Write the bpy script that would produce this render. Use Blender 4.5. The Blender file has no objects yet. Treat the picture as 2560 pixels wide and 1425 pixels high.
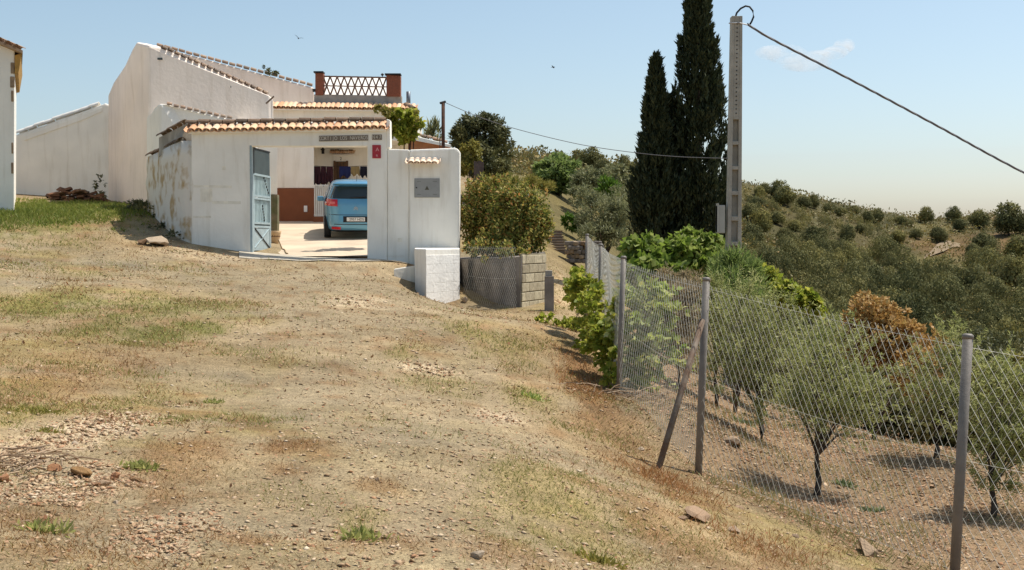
import bpy, math, random
import numpy as np
from mathutils import Vector, Matrix, Euler

random.seed(5)
RS = np.random.RandomState(11)
SC = bpy.context.scene
COL = SC.collection

# ------------------------------------------------------------------ camera, sky, sun, exposure
F = 2900.0                       # focal length in photo pixels (2560 wide)
PIT = math.atan(112.5 / F)
CAMZ = 1.6
CP, SP = math.cos(PIT), math.sin(PIT)
cam_d = bpy.data.cameras.new("camera")
cam_d.sensor_width = 36.0
cam_d.lens = 36.0 * F / 2560.0
cam_d.clip_start = 0.1
cam_d.clip_end = 6000.0
cam = bpy.data.objects.new("camera", cam_d)
COL.objects.link(cam)
cam.location = (0, 0, CAMZ)
cam.rotation_euler = (math.pi / 2 - PIT, 0, 0)
SC.camera = cam

AZ, EL = math.radians(62), math.radians(62)
world = bpy.data.worlds.new("World")
SC.world = world
world.use_nodes = True
wn = world.node_tree.nodes
wl = world.node_tree.links
bg = wn["Background"]
sky = wn.new("ShaderNodeTexSky")
sky.sky_type = 'NISHITA'
sky.sun_disc = False
sky.sun_elevation = EL
sky.sun_rotation = AZ
sky.altitude = 300
sky.air_density = 1.0
sky.dust_density = 1.75
sky.ozone_density = 1.5
pale = wn.new("ShaderNodeHueSaturation")      # milky summer air: the whole sky a little paler
pale.inputs["Saturation"].default_value = 0.88
pale.inputs["Hue"].default_value = 0.486
wl.new(sky.outputs[0], pale.inputs["Color"])
wl.new(pale.outputs[0], bg.inputs[0])
bg.inputs[1].default_value = 0.112

sun_d = bpy.data.lights.new("sun", 'SUN')
sun_d.energy = 4.3
sun_d.angle = math.radians(0.53)
sun_d.color = (1.0, 0.95, 0.86)
sun = bpy.data.objects.new("sun", sun_d)
COL.objects.link(sun)
SUNV = Vector((math.sin(AZ) * math.cos(EL), math.cos(AZ) * math.cos(EL), math.sin(EL)))
sun.rotation_euler = SUNV.to_track_quat('Z', 'Y').to_euler()
sun.location = (20, 10, 40)

SC.view_settings.view_transform = 'Standard'
SC.view_settings.look = 'None'
SC.view_settings.gamma = 1.0
SC.view_settings.exposure = 0.38
SC.view_settings.use_curve_mapping = False
SC.cycles.max_bounces = 8
SC.cycles.volume_bounces = 6
SC.cycles.transparent_max_bounces = 8

# ------------------------------------------------------------------ helpers
def P(px, py, y):
    """point seen at photo pixel (px, py) standing y metres ahead of the camera"""
    a = (px - 1280.0) / F
    b = (712.5 - py) / F
    t = y / (CP + b * SP)
    return Vector((a * t, y, CAMZ + (-SP + b * CP) * t))

def lin(c):
    c = c / 255.0
    return c / 12.92 if c <= 0.04045 else ((c + 0.055) / 1.055) ** 2.4

def rgb(r, g, b):
    return (lin(r), lin(g), lin(b))

def vnoise(x, y, seed=0):
    xi = np.floor(x).astype(np.int64); yi = np.floor(y).astype(np.int64)
    fx = x - xi; fy = y - yi
    fx = fx * fx * (3 - 2 * fx); fy = fy * fy * (3 - 2 * fy)
    def h(a, b):
        n = (a * 374761393 + b * 668265263 + seed * 974634781) & 0xffffffff
        n = ((n ^ (n >> 13)) * 1274126177) & 0xffffffff
        return ((n ^ (n >> 16)) & 0xffff) / 65535.0
    return (h(xi, yi) * (1 - fx) + h(xi + 1, yi) * fx) * (1 - fy) + (h(xi, yi + 1) * (1 - fx) + h(xi + 1, yi + 1) * fx) * fy

def fbm(x, y, seed=0, oct=4):
    s = 0; a = 0.5
    for i in range(oct):
        s = s + a * vnoise(x * 2 ** i, y * 2 ** i, seed + i * 17); a *= 0.5
    return s / (1 - 0.5 ** oct)

# ---- materials
MATS = {}
def _new(name):
    m = bpy.data.materials.new(name); m.use_nodes = True
    MATS[name] = m
    nt = m.node_tree
    return m, nt, nt.nodes["Principled BSDF"], nt.nodes["Material Output"]

def plain(name, col, rough=0.8, metal=0.0, var=0.12, scale=6.0, bump=0.0, bscale=40.0, col2=None, lo=0.35, hi=0.65, spec=0.3, coords='Object', streak=0):
    m, nt, bs, out = _new(name)
    N, L = nt.nodes, nt.links
    tc = N.new("ShaderNodeTexCoord")
    nz = N.new("ShaderNodeTexNoise"); nz.inputs["Scale"].default_value = scale; nz.inputs["Detail"].default_value = 5
    L.new(tc.outputs[coords], nz.inputs["Vector"])
    rp = N.new("ShaderNodeValToRGB")
    c1 = tuple(max(0, c * (1 - var)) for c in col) if col2 is None else col2
    c2 = tuple(min(1, c * (1 + var)) for c in col) if col2 is None else col
    rp.color_ramp.elements[0].position = lo; rp.color_ramp.elements[0].color = (*c1, 1)
    rp.color_ramp.elements[1].position = hi; rp.color_ramp.elements[1].color = (*c2, 1)
    L.new(nz.outputs[0], rp.inputs[0])
    cout = rp.outputs[0]
    if streak:   # rain streaks and trowel blotches
        mp = N.new("ShaderNodeMapping"); mp.inputs["Scale"].default_value = (4, 4, .45); L.new(tc.outputs[coords], mp.inputs["Vector"])
        n3 = N.new("ShaderNodeTexNoise"); n3.inputs["Scale"].default_value = 1.3; n3.inputs["Detail"].default_value = 6; n3.inputs["Roughness"].default_value = .6
        L.new(mp.outputs[0], n3.inputs["Vector"])
        r3 = N.new("ShaderNodeValToRGB"); r3.color_ramp.elements[0].position = .30; r3.color_ramp.elements[0].color = (1 - streak, 1 - streak * 1.15, 1 - streak * 1.4, 1); r3.color_ramp.elements[1].position = .48; r3.color_ramp.elements[1].color = (1, 1, 1, 1)
        L.new(n3.outputs[0], r3.inputs[0])
        mx = N.new("ShaderNodeMix"); mx.data_type = 'RGBA'; mx.blend_type = 'MULTIPLY'; mx.inputs[0].default_value = 1
        L.new(cout, mx.inputs[6]); L.new(r3.outputs[0], mx.inputs[7]); cout = mx.outputs[2]
    L.new(cout, bs.inputs["Base Color"])
    bs.inputs["Roughness"].default_value = rough
    bs.inputs["Metallic"].default_value = metal
    bs.inputs["Specular IOR Level"].default_value = spec
    if bump:
        n2 = N.new("ShaderNodeTexNoise"); n2.inputs["Scale"].default_value = bscale; n2.inputs["Detail"].default_value = 4
        L.new(tc.outputs[coords], n2.inputs["Vector"])
        bp = N.new("ShaderNodeBump"); bp.inputs["Strength"].default_value = bump; bp.inputs["Distance"].default_value = 0.02
        L.new(n2.outputs[0], bp.inputs["Height"]); L.new(bp.outputs[0], bs.inputs["Normal"])
    return m

def perpiece(name, cols, rough=0.85, bump=0.3, bscale=30, spec=0.2):
    """each object gets its own tone out of cols (Object Info random)"""
    m, nt, bs, out = _new(name)
    N, L = nt.nodes, nt.links
    oi = N.new("ShaderNodeObjectInfo")
    rp = N.new("ShaderNodeValToRGB"); ramp(rp, cols)
    L.new(oi.outputs["Random"], rp.inputs[0])
    tc = N.new("ShaderNodeTexCoord")
    nz = N.new("ShaderNodeTexNoise"); nz.inputs["Scale"].default_value = 14; nz.inputs["Detail"].default_value = 4
    L.new(tc.outputs["Object"], nz.inputs["Vector"])
    mp = N.new("ShaderNodeMapRange"); mp.inputs[1].default_value = 0.3; mp.inputs[2].default_value = 0.7; mp.inputs[3].default_value = 0.72; mp.inputs[4].default_value = 1.12
    L.new(nz.outputs[0], mp.inputs[0])
    mx = N.new("ShaderNodeMix"); mx.data_type = 'RGBA'; mx.blend_type = 'MULTIPLY'; mx.inputs[0].default_value = 1
    L.new(rp.outputs[0], mx.inputs[6]); L.new(mp.outputs[0], mx.inputs[7])
    L.new(mx.outputs[2], bs.inputs["Base Color"])
    bs.inputs["Roughness"].default_value = rough; bs.inputs["Specular IOR Level"].default_value = spec
    if bump:
        bp = N.new("ShaderNodeBump"); bp.inputs["Strength"].default_value = bump; bp.inputs["Distance"].default_value = 0.01
        L.new(nz.outputs[0], bp.inputs["Height"]); L.new(bp.outputs[0], bs.inputs["Normal"])
    return m

def ramp(rp, cols):
    el = rp.color_ramp.elements
    n = len(cols)
    while len(el) < n: el.new(0.5)
    for i, c in enumerate(cols):
        el[i].position = i / max(1, n - 1); el[i].color = (*c, 1)

def leafmat(name, cols, trans=0.35, rough=0.6, patchy=0):
    m, nt, bs, out = _new(name)
    N, L = nt.nodes, nt.links
    g = N.new("ShaderNodeNewGeometry")
    rp = N.new("ShaderNodeValToRGB"); ramp(rp, cols)
    L.new(g.outputs["Random Per Island"], rp.inputs[0])
    cout = rp.outputs[0]
    if patchy:   # neighbouring plants differ in tone
        nz = N.new("ShaderNodeTexNoise"); nz.inputs["Scale"].default_value = patchy; nz.inputs["Detail"].default_value = 2
        L.new(g.outputs["Position"], nz.inputs["Vector"])
        r2 = N.new("ShaderNodeValToRGB"); ramp(r2, [(.55, .6, .56), (1.0, .98, .9), (1.5, 1.36, 1.02)]); r2.color_ramp.elements[0].position = .32; r2.color_ramp.elements[2].position = .68
        L.new(nz.outputs[0], r2.inputs[0])
        mx = N.new("ShaderNodeMix"); mx.data_type = 'RGBA'; mx.blend_type = 'MULTIPLY'; mx.inputs[0].default_value = 1
        L.new(rp.outputs[0], mx.inputs[6]); L.new(r2.outputs[0], mx.inputs[7]); cout = mx.outputs[2]
    L.new(cout, bs.inputs["Base Color"])
    bs.inputs["Roughness"].default_value = rough; bs.inputs["Specular IOR Level"].default_value = 0.25
    if trans:
        tr = N.new("ShaderNodeBsdfTranslucent"); L.new(cout, tr.inputs[0])
        mx = N.new("ShaderNodeMixShader"); mx.inputs[0].default_value = trans
        L.new(bs.outputs[0], mx.inputs[1]); L.new(tr.outputs[0], mx.inputs[2]); L.new(mx.outputs[0], out.inputs[0])
    return m

# ---- objects
def tag(o, label=None, cat=None, group=None, kind=None):
    if label: o["label"] = label
    if cat: o["category"] = cat
    if group: o["group"] = group
    if kind: o["kind"] = kind
    return o

def thing(name, label, cat, loc, group=None):
    o = bpy.data.objects.new(name, None); COL.objects.link(o)
    o.location = loc; o.empty_display_size = 0.2
    return tag(o, label, cat, group)

def child(o, parent):
    """parent o keeping its world placement"""
    if parent is not None:
        o.parent = parent
        p, m = parent, Matrix.Identity(4)
        chain = []
        while p is not None:
            chain.append(p); p = p.parent
        for p in reversed(chain):
            m = m @ p.matrix_parent_inverse @ Matrix.LocRotScale(p.location, p.rotation_euler, p.scale)
        o.matrix_parent_inverse = m.inverted()
    return o

def link(name, me, mat, parent=None, loc=(0, 0, 0), rot=(0, 0, 0), scale=(1, 1, 1)):
    o = bpy.data.objects.new(name, me); COL.objects.link(o)
    o.location = loc; o.rotation_euler = rot; o.scale = scale
    if mat is not None and not me.materials: me.materials.append(mat)
    return child(o, parent)

def fast(name, V, Fc, smooth=False):
    """numpy mesh: V (n,3), Fc (m,k)"""
    V = np.asarray(V, np.float32); Fc = np.asarray(Fc, np.int32)
    me = bpy.data.meshes.new(name)
    m, k = Fc.shape
    me.vertices.add(len(V)); me.vertices.foreach_set("co", V.ravel())
    me.loops.add(m * k); me.loops.foreach_set("vertex_index", Fc.ravel())
    me.polygons.add(m); me.polygons.foreach_set("loop_start", np.arange(0, m * k, k, dtype=np.int32))
    if smooth: me.polygons.foreach_set("use_smooth", np.ones(m, bool))
    me.update(calc_edges=True)
    return me

class MB:
    def __init__(s): s.v = []; s.f = []
    def add(s, vs, fs):
        o = len(s.v); s.v += [tuple(p) for p in vs]; s.f += [tuple(i + o for i in f) for f in fs]; return s
    def box(s, c, d, rot=None):
        x, y, z = d[0] / 2, d[1] / 2, d[2] / 2
        vs = [Vector((a * x, b * y, e * z)) for e in (-1, 1) for b in (-1, 1) for a in (-1, 1)]
        if rot is not None:
            R = rot if isinstance(rot, Matrix) else Euler(rot).to_matrix()
            vs = [R @ p for p in vs]
        c = Vector(c); vs = [p + c for p in vs]
        return s.add(vs, [(0, 2, 3, 1), (4, 5, 7, 6), (0, 1, 5, 4), (2, 6, 7, 3), (0, 4, 6, 2), (1, 3, 7, 5)])
    def prism(s, poly, off):
        """poly: planar 3D outline, extruded by off"""
        off = Vector(off); n = len(poly); a = [Vector(p) for p in poly]; b = [p + off for p in a]
        fs = [tuple(range(n)), tuple(range(2 * n - 1, n - 1, -1))] + [(i, i + n, (i + 1) % n + n, (i + 1) % n) for i in range(n)]
        return s.add(a + b, fs)
    def tube(s, pts, r, k=8, cap=True):
        pts = [Vector(p) for p in pts]; n = len(pts)
        rs = r if isinstance(r, (list, tuple)) else [r] * n
        vs = []; fs = []
        up = Vector((0, 0, 1))
        for i, p in enumerate(pts):
            t = (pts[min(i + 1, n - 1)] - pts[max(i - 1, 0)]).normalized()
            a = t.cross(up)
            if a.length < 1e-3: a = t.cross(Vector((0, 1, 0)))
            a.normalize(); b = t.cross(a)
            for j in range(k):
                w = 2 * math.pi * j / k
                vs.append(p + (a * math.cos(w) + b * math.sin(w)) * rs[i])
        for i in range(n - 1):
            for j in range(k):
                fs.append((i * k + j, i * k + (j + 1) % k, (i + 1) * k + (j + 1) % k, (i + 1) * k + j))
        if cap: fs += [tuple(range(k - 1, -1, -1)), tuple((n - 1) * k + j for j in range(k))]
        return s.add(vs, fs)
    def mesh(s, name, smooth=False):
        me = bpy.data.meshes.new(name); me.from_pydata(s.v, [], s.f)
        import bmesh
        bm = bmesh.new(); bm.from_mesh(me); bmesh.ops.recalc_face_normals(bm, faces=bm.faces); bm.to_mesh(me); bm.free()
        if smooth: me.polygons.foreach_set("use_smooth", np.ones(len(me.polygons), bool))
        me.update(); return me
    def build(s, name, mat, parent=None, smooth=False, bevel=0, seg=2):
        o = link(name, s.mesh(name, smooth), mat, parent)
        if bevel:
            b = o.modifiers.new("bevel", 'BEVEL'); b.width = bevel; b.segments = seg; b.limit_method = 'ANGLE'; b.angle_limit = math.radians(40)
        return o

def struct(o):
    o["kind"] = "structure"; return o

# ------------------------------------------------------------------ terrain
CTRL = [P(*a) for a in [
 (0,1425,4.4),(500,1425,5.1),(1280,1425,5.7),(1700,1425,7.0),(2000,1425,8.0),(2385,1445,9.3),
 (0,1200,6.6),(500,1200,7.2),(1000,1200,7.6),(1280,1200,8.0),(1600,1205,9.9),(1745,1182,12.2),
 (0,1000,9.5),(500,1000,11),(1000,1000,12),(1280,1000,13.3),(1450,1000,14.2),(1548,988,15.3),
 (0,800,16),(500,800,17),(1000,800,18.5),(1280,800,22),(1440,830,19.5),
 (1100,762,26.3),(1250,774,25.4),(1400,780,25),(1000,700,25.2),(1030,735,26.0),(800,690,25),(600,690,24),(300,690,22.5),(0,690,20.5),
 (900,654,28),(1030,658,27.6),(700,648,28),(600,636,28.5),(480,608,29),(400,560,31),(350,525,33),(0,620,26),(200,620,26.5),
 (200,560,30),(0,560,29.5),(0,515,33),(150,510,35),(270,505,37),
 (1420,740,29),(1420,700,32),(1400,650,36),(1400,610,39),(1400,560,44),(1420,500,54),(1400,470,64),(1300,458,75),(1450,455,90),
 (1500,442,115),(1300,418,130),(1400,436,130),(1580,438,130),(1150,420,120),(1700,452,150),
 (1850,468,220),(2050,512,230),(2240,556,240),(2320,560,300),(2450,548,300),(2560,540,300),(2800,520,300),
 (1900,600,170),(2100,620,180),(2300,640,200),(2450,650,190),(2560,700,160),(1950,700,110),(2150,740,110),(2300,800,100),(2560,850,90),
 (2045,1245,13),(1905,1110,15.5),(2470,1300,12.2),(2350,1130,15.8),(1680,1000,15)]]
CTRL += [Vector(a) for a in [(0,0,0),(-4,0,.35),(4,0,-.6),(0,-6,-.1),(-8,-6,.7),(8,-6,-2),(-10,3,1.0),(8,3,-1.7),
 (-5,33,1.25),(-6,40,1.8),(-3,40,1.7),(-1.6,31,.55),(3.6,20,-1.3),(5,25,-1.7),(8,20,-2.2),(10,30,-3.5),(3,28,-.7),(3,34,-.6),(15,40,-5.5),
 (5,34,-1.2),(8,42,-2.5),(18,60,-7),(14,60,-5.5),(25,60,-8),(9.5,60,-2.5),(6.6,60,.5),(-30,30,4),(-30,60,5),(-12,60,4.3),(-20,10,1.8),
 (20,8,-4.5),(30,25,-8),(50,60,-9),(-60,120,8),(-150,200,8),(-20,100,6.5),(-100,-50,4),(0,-60,-1),(80,-40,-8),(150,100,-4),(200,250,10),
 (60,450,-8),(150,450,-10),(230,500,-10),(20,260,4),(-200,600,-10),(900,0,-20),(-900,0,-20),(0,-900,-20),(0,900,-25),(600,650,-25),(-600,650,-25),(600,-650,-20),(-600,-650,-20)]]
_cx = np.array([c.x for c in CTRL]); _cy = np.array([c.y for c in CTRL]); _cz = np.array([c.z for c in CTRL])
def _warp(x, y):
    r = np.hypot(x, y) + 1e-6; s = np.arcsinh(r / 12.0) / r
    return x * s, y * s, r
_qx, _qy, _r = _warp(_cx, _cy)
_val = _cz / (_r + 12.0)
def _U(d2): return d2 * np.log(d2 + 1e-9)
_n = len(_cx)
_K = _U((_qx[:, None] - _qx[None]) ** 2 + (_qy[:, None] - _qy[None]) ** 2) + np.eye(_n) * 2e-3
_Pm = np.stack([np.ones(_n), _qx, _qy], 1)
_A = np.zeros((_n + 3, _n + 3)); _A[:_n, :_n] = _K; _A[:_n, _n:] = _Pm; _A[_n:, :_n] = _Pm.T
_sol = np.linalg.solve(_A, np.concatenate([_val, np.zeros(3)]))
def H0(x, y):
    x = np.atleast_1d(np.asarray(x, float)); y = np.atleast_1d(np.asarray(y, float))
    out = np.empty(len(x))
    for i in range(0, len(x), 20000):
        a, b, r = _warp(x[i:i + 20000], y[i:i + 20000])
        out[i:i + 20000] = (_U((a[:, None] - _qx) ** 2 + (b[:, None] - _qy) ** 2) @ _sol[:_n] + _sol[_n] + _sol[_n + 1] * a + _sol[_n + 2] * b) * (r + 12.0)
    return out
def H(x, y):
    x = np.atleast_1d(np.asarray(x, float)); y = np.atleast_1d(np.asarray(y, float))
    r = np.hypot(x, y)
    near = np.clip((36 - r) / 10, 0, 1)
    far = np.clip((r - 60) / 60, 0, 1)
    d = (fbm(x * .7, y * .7, 3, 4) - .5) * .11 + (fbm(x * 3.1, y * 3.1, 9, 3) - .5) * .03
    d2 = (fbm(x / 22, y / 22, 5, 5) - .5) * 3.6
    return H0(x, y) + d * near + d2 * far
def gz(x, y): return float(H(x, y)[0])
def G(x, y, dz=0.0): return Vector((x, y, gz(x, y) + dz))
def hit(px, py, y0=4.0, y1=330.0):
    ys = np.exp(np.linspace(math.log(y0), math.log(y1), 700))
    p = P(px, py, 1.0); dz = p.z - CAMZ
    h = H(p.x * ys, ys); zr = CAMZ + dz * ys
    k = np.where(h >= zr)[0]
    y = ys[k[0]] if len(k) else None
    return None if y is None else Vector((p.x * y, y, CAMZ + dz * y))
def atpx(px, y): return (px - 1280.0) / F * y
# ------------------------------------------------------------------ ground sheet
# bare soil colours; the patches are plants, litter and stones lying there
TAN = np.array(rgb(166, 146, 114)); GREY = np.array(rgb(152, 140, 118)); RUST = np.array(rgb(142, 106, 70)); OCH = np.array(rgb(152, 136, 84))
GRN = np.array(rgb(112, 118, 52)); SAND = np.array(rgb(205, 182, 146)); PALE = np.array(rgb(222, 202, 174)); SLOPE = np.array(rgb(142, 118, 94)); SCRUB = np.array(rgb(86, 82, 54)); FGRASS = np.array(rgb(112, 103, 66))
PATCH = []   # (x, y, rx, ry, colour, strength, kind)
def patch(px, py, wpx, hpx, col, s, kind):
    p = hit(px, py, 4, 60)
    if p is None: return
    q = hit(px, py - hpx / 2, 4, 60) or p; q2 = hit(px, py + hpx / 2, 4, 60) or p
    PATCH.append((p.x, p.y, wpx / 2 / F * p.y, max(.12, min(4.0, abs(q.y - q2.y) / 2)), col, s, kind))
for a in [
 (160,530,420,60,GRN,.95,'green'),(60,520,200,50,GRN,.95,'green'),(290,545,120,40,OCH,.6,'dry'),(400,835,170,70,GRN,.8,'green'),(250,815,110,60,GRN,.6,'green'),(340,750,180,40,OCH,.6,'green'),
 (500,812,120,30,GRN,.6,'green'),(130,850,180,90,OCH,.6,'dry'),(60,760,200,90,OCH,.6,'dry'),(90,1025,130,60,OCH,.8,'green'),(430,1050,90,40,OCH,.5,'green'),
 (740,1115,210,50,RUST,.9,'rust'),(720,1175,160,50,RUST,.6,'rust'),(940,1220,130,40,RUST,.6,'rust'),(600,1352,220,36,RUST,.8,'rust'),(210,900,300,90,RUST,.4,'dry'),(440,1120,160,80,RUST,.45,'dry'),
 (100,1380,240,60,RUST,.5,'rust'),(420,1250,130,70,RUST,.5,'rust'),(700,910,170,30,OCH,.6,'dry'),(1160,825,110,40,OCH,.8,'green'),(1040,860,140,40,OCH,.5,'dry'),(1000,880,90,30,OCH,.6,'green'),
 (900,1300,110,90,OCH,.5,'green'),(1320,990,120,60,OCH,.6,'green'),(1380,860,180,70,RUST,.35,'dry'),(1440,940,120,120,RUST,.6,'rust'),(1360,1240,300,200,OCH,.5,'green'),(1480,1350,260,120,OCH,.6,'green'),
 (1680,1215,220,60,RUST,.9,'rust'),(1640,1290,180,90,RUST,.5,'dry'),(1880,1380,240,80,RUST,.5,'rust'),(560,760,200,30,RUST,.45,'dry'),(650,800,140,25,OCH,.5,'dry'),(1000,1360,260,50,RUST,.45,'dry'),
 (220,1080,190,200,PALE,.95,'stone'),(190,1220,260,120,PALE,.7,'stone'),(420,1330,260,120,PALE,.55,'stone'),(900,755,130,30,PALE,.5,'stone'),(1080,925,140,30,PALE,.7,'stone'),(1250,1045,110,30,PALE,.6,'stone'),
 (130,960,320,130,RUST,.5,'dry'),(420,1180,220,160,RUST,.5,'dry'),(330,1010,200,90,OCH,.5,'green'),(1540,1090,200,170,RUST,.55,'dry'),(1480,960,120,150,RUST,.6,'rust'),(1280,1390,300,60,RUST,.45,'dry'),(1730,1380,300,90,RUST,.5,'dry'),(80,1290,240,90,RUST,.5,'dry'),(470,770,300,60,GRN,.5,'green'),(130,760,260,70,GRN,.45,'green'),(1250,870,200,60,OCH,.6,'green'),(1100,960,200,50,OCH,.45,'green'),(1420,745,90,60,SAND,1,'sand'),(1410,705,80,40,SAND,.7,'sand'),(900,650,320,18,SAND,.5,'sand'),(500,635,300,40,PALE,.4,'stone'),(640,700,500,60,GREY,.5,'bare'),(700,980,420,120,GREY,.5,'bare'),(1040,1080,300,100,GREY,.45,'bare'),(750,1260,420,90,TAN,.5,'bare')]:
    patch(*a)
TRK = np.array(rgb(166, 149, 122))
def track(x, y):
    """worn wheel track leading to the gate"""
    cx = np.interp(y, [0, 5, 8, 13, 18, 24, 29], [-.1, -.25, -.5, -1.15, -2.2, -3.6, -4.9]); hw = np.interp(y, [0, 5, 13, 20, 28], [.75, .95, 1.6, 2.6, 3.6])
    n = fbm(x * 1.4, y * .8, 171, 4) - .5
    return np.clip((1.15 - np.abs(x - cx) / hw + n * 1.1) / .5, 0, 1)
def ground_color(x, y):
    n1 = fbm(x * .5 + 3, y * .5, 21, 4); n2 = fbm(x * 2.2, y * 2.2, 31, 4); n3 = fbm(x * 1.1, y * 1.1, 41, 3); n4 = fbm(x * 6, y * 6, 45, 3)
    c = TAN[None] * np.ones((len(x), 1))
    def mixc(c, col, w): w = np.clip(w, 0, 1)[:, None]; return c * (1 - w) + col[None] * w
    c = mixc(c, GREY, (n1 - .45) * 3.0)
    tk = track(x, y)
    c = mixc(c, TRK, tk * .75)
    c = mixc(c, OCH, np.clip((n3 - .55) * 3.0, 0, .55) * (1 - .7 * tk))
    c = mixc(c, RUST, np.clip((n2 - .60) * 3.2, 0, .55))
    # stony bank under the fence and the olive grove
    px = 1280 + F * x / np.maximum(y, 1)
    fx = np.interp(y, [0, 5, 8, 9.3, 12.2, 15.3, 19, 22.5, 30, 60], [9, 4.8, 3.5, 3.0, 1.75, 1.6, 1.6, 1.7, 2.4, 8])
    c = mixc(c, SLOPE, np.clip((x - fx) / .5 + .4, 0, 1) * .8)
    for (X, Y, rx, ry, col, s, k) in PATCH:
        d = np.sqrt(((x - X) / rx) ** 2 + ((y - Y) / ry) ** 2) + (n2 - .5) * 1.6 + (n4 - .5) * 1.2
        c = mixc(c, col, np.clip((1.35 - d) / 1.0, 0, 1) * s * .9)
    r = np.hypot(x, y)
    # meadow and scrub behind
    m1 = np.clip((y - 33) / 8, 0, 1) * np.clip((x + 1) / 1.5, 0, 1)
    c = mixc(c, FGRASS, m1 * .9)
    far_olive = np.clip((.36 - x / np.maximum(y, 1)) / .06, 0, 1)
    m2 = np.clip((r - 60) / 25, 0, 1)
    nb = fbm(x / 14, y / 14, 51, 5)
    far = FGRASS * 1.0 * (1 - np.clip((nb - .4) * 4, 0, 1))[:, None] + SCRUB * np.clip((nb - .4) * 4, 0, 1)[:, None]
    far = mixc(far, np.array(rgb(122, 96, 68)), np.clip((fbm(x / 30 + 7, y / 30, 61, 3) - .52) * 4, 0, .75))
    far = mixc(far, SCRUB, far_olive * .7)
    c = c * (1 - m2)[:, None] + far * m2[:, None]
    return c * np.array([.85, .83, .78])[None]

def build_ground():
    nr = 350
    r = np.exp(np.linspace(math.log(1.2), math.log(1000), nr))
    ang = np.concatenate([np.linspace(-math.pi, -0.62, 60, endpoint=False), np.linspace(-0.62, 0.62, 430, endpoint=False), np.linspace(0.62, math.pi, 60, endpoint=False)])
    na = len(ang)
    rr, aa = np.meshgrid(r, ang, indexing='ij')
    x = (rr * np.sin(aa)).ravel(); y = (rr * np.cos(aa)).ravel()
    z = H(x, y)
    V = np.stack([x, y, z], 1)
    V = np.vstack([V, [[0, 0, gz(0, 0)]]])
    i, j = np.meshgrid(np.arange(nr - 1), np.arange(na), indexing='ij')
    j2 = (j + 1) % na
    Fc = np.stack([i * na + j, (i + 1) * na + j, (i + 1) * na + j2, i * na + j2], -1).reshape(-1, 4)
    k = len(V) - 1
    jj = np.arange(na)
    cap = np.stack([jj, (jj + 1) % na, np.full(na, k), np.full(na, k)], 1)
    me = fast("ground", V, Fc[:, ::-1], True)
    col = ground_color(V[:, 0], V[:, 1])
    at = me.attributes.new("soil", 'FLOAT_COLOR', 'POINT')
    at.data.foreach_set("color", np.hstack([col, np.ones((len(col), 1))]).astype(np.float32).ravel())
    m, nt, bs, out = _new("soil")
    N, L = nt.nodes, nt.links
    a = N.new("ShaderNodeAttribute"); a.attribute_name = "soil"
    gp = N.new("ShaderNodeNewGeometry")
    cur = a.outputs["Color"]
    for sc, lo, hi in ((.33, .80, 1.16), (1.7, .82, 1.14), (9, .84, 1.15), (48, .64, 1.28), (130, .58, 1.36), (330, .72, 1.24)):
        nz = N.new("ShaderNodeTexNoise"); nz.inputs["Scale"].default_value = sc; nz.inputs["Detail"].default_value = 3
        L.new(gp.outputs["Position"], nz.inputs["Vector"])
        mp = N.new("ShaderNodeMapRange"); mp.inputs[1].default_value = .3; mp.inputs[2].default_value = .7; mp.inputs[3].default_value = lo; mp.inputs[4].default_value = hi
        L.new(nz.outputs[0], mp.inputs[0])
        mx = N.new("ShaderNodeMix"); mx.data_type = 'RGBA'; mx.blend_type = 'MULTIPLY'; mx.inputs[0].default_value = 1
        L.new(cur, mx.inputs[6]); L.new(mp.outputs[0], mx.inputs[7]); cur = mx.outputs[2]
    L.new(cur, bs.inputs["Base Color"]); bs.inputs["Roughness"].default_value = .95; bs.inputs["Specular IOR Level"].default_value = .1
    n2 = N.new("ShaderNodeTexNoise"); n2.inputs["Scale"].default_value = 38; n2.inputs["Detail"].default_value = 6; n2.inputs["Roughness"].default_value = .65
    L.new(gp.outputs["Position"], n2.inputs["Vector"])
    bp = N.new("ShaderNodeBump"); bp.inputs["Strength"].default_value = .55; bp.inputs["Distance"].default_value = .022
    L.new(n2.outputs[0], bp.inputs["Height"]); L.new(bp.outputs[0], bs.inputs["Normal"])
    return struct(link("ground", me, m))
build_ground()

# ------------------------------------------------------------------ materials of the buildings
M_bounce_w = plain("bounce_lit_limewash", (.93, .80, .69), .9, var=.05, scale=.9, bump=.45, bscale=9, spec=.15, streak=.10)  # limewash tinted warmer and brighter to carry bounced light on the farmhouse
M_white = plain("limewash", (.90, .86, .78), .9, var=.05, scale=1.1, bump=.45, bscale=9, spec=.15, streak=.11)
M_old = plain("old_limewash", (.76, .71, .63), .95, scale=2.6, col2=(.50, .36, .20), lo=.36, hi=.52, bump=.8, bscale=11, spec=.1)
M_tile = perpiece("clay_tile", [rgb(222, 180, 142), rgb(232, 198, 162), rgb(212, 160, 122), rgb(236, 208, 178), rgb(204, 150, 114)])
M_cap = perpiece("weathered_cap", [rgb(112, 92, 76), rgb(136, 112, 92), rgb(96, 84, 72), rgb(150, 122, 98)])
M_tilegrey = perpiece("lichen_tile", [rgb(136, 116, 100), rgb(170, 140, 116), rgb(120, 106, 94), rgb(188, 160, 134)])
M_conc = plain("concrete", (.36, .33, .29), .9, var=.2, scale=3, bump=.4, bscale=25, spec=.2)
M_concd = plain("old_concrete", (.22, .19, .165), .9, var=.3, scale=2.2, bump=.4, bscale=18, spec=.2)
M_brick = plain("red_brick", rgb(138, 84, 64), .9, var=.15, scale=20, bump=.3, bscale=30)
M_lat = plain("lattice_clay", rgb(128, 100, 88), .9, var=.15, scale=9)
M_brown = plain("brown_paint", rgb(128, 78, 52), .75, var=.06, scale=3)
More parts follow.
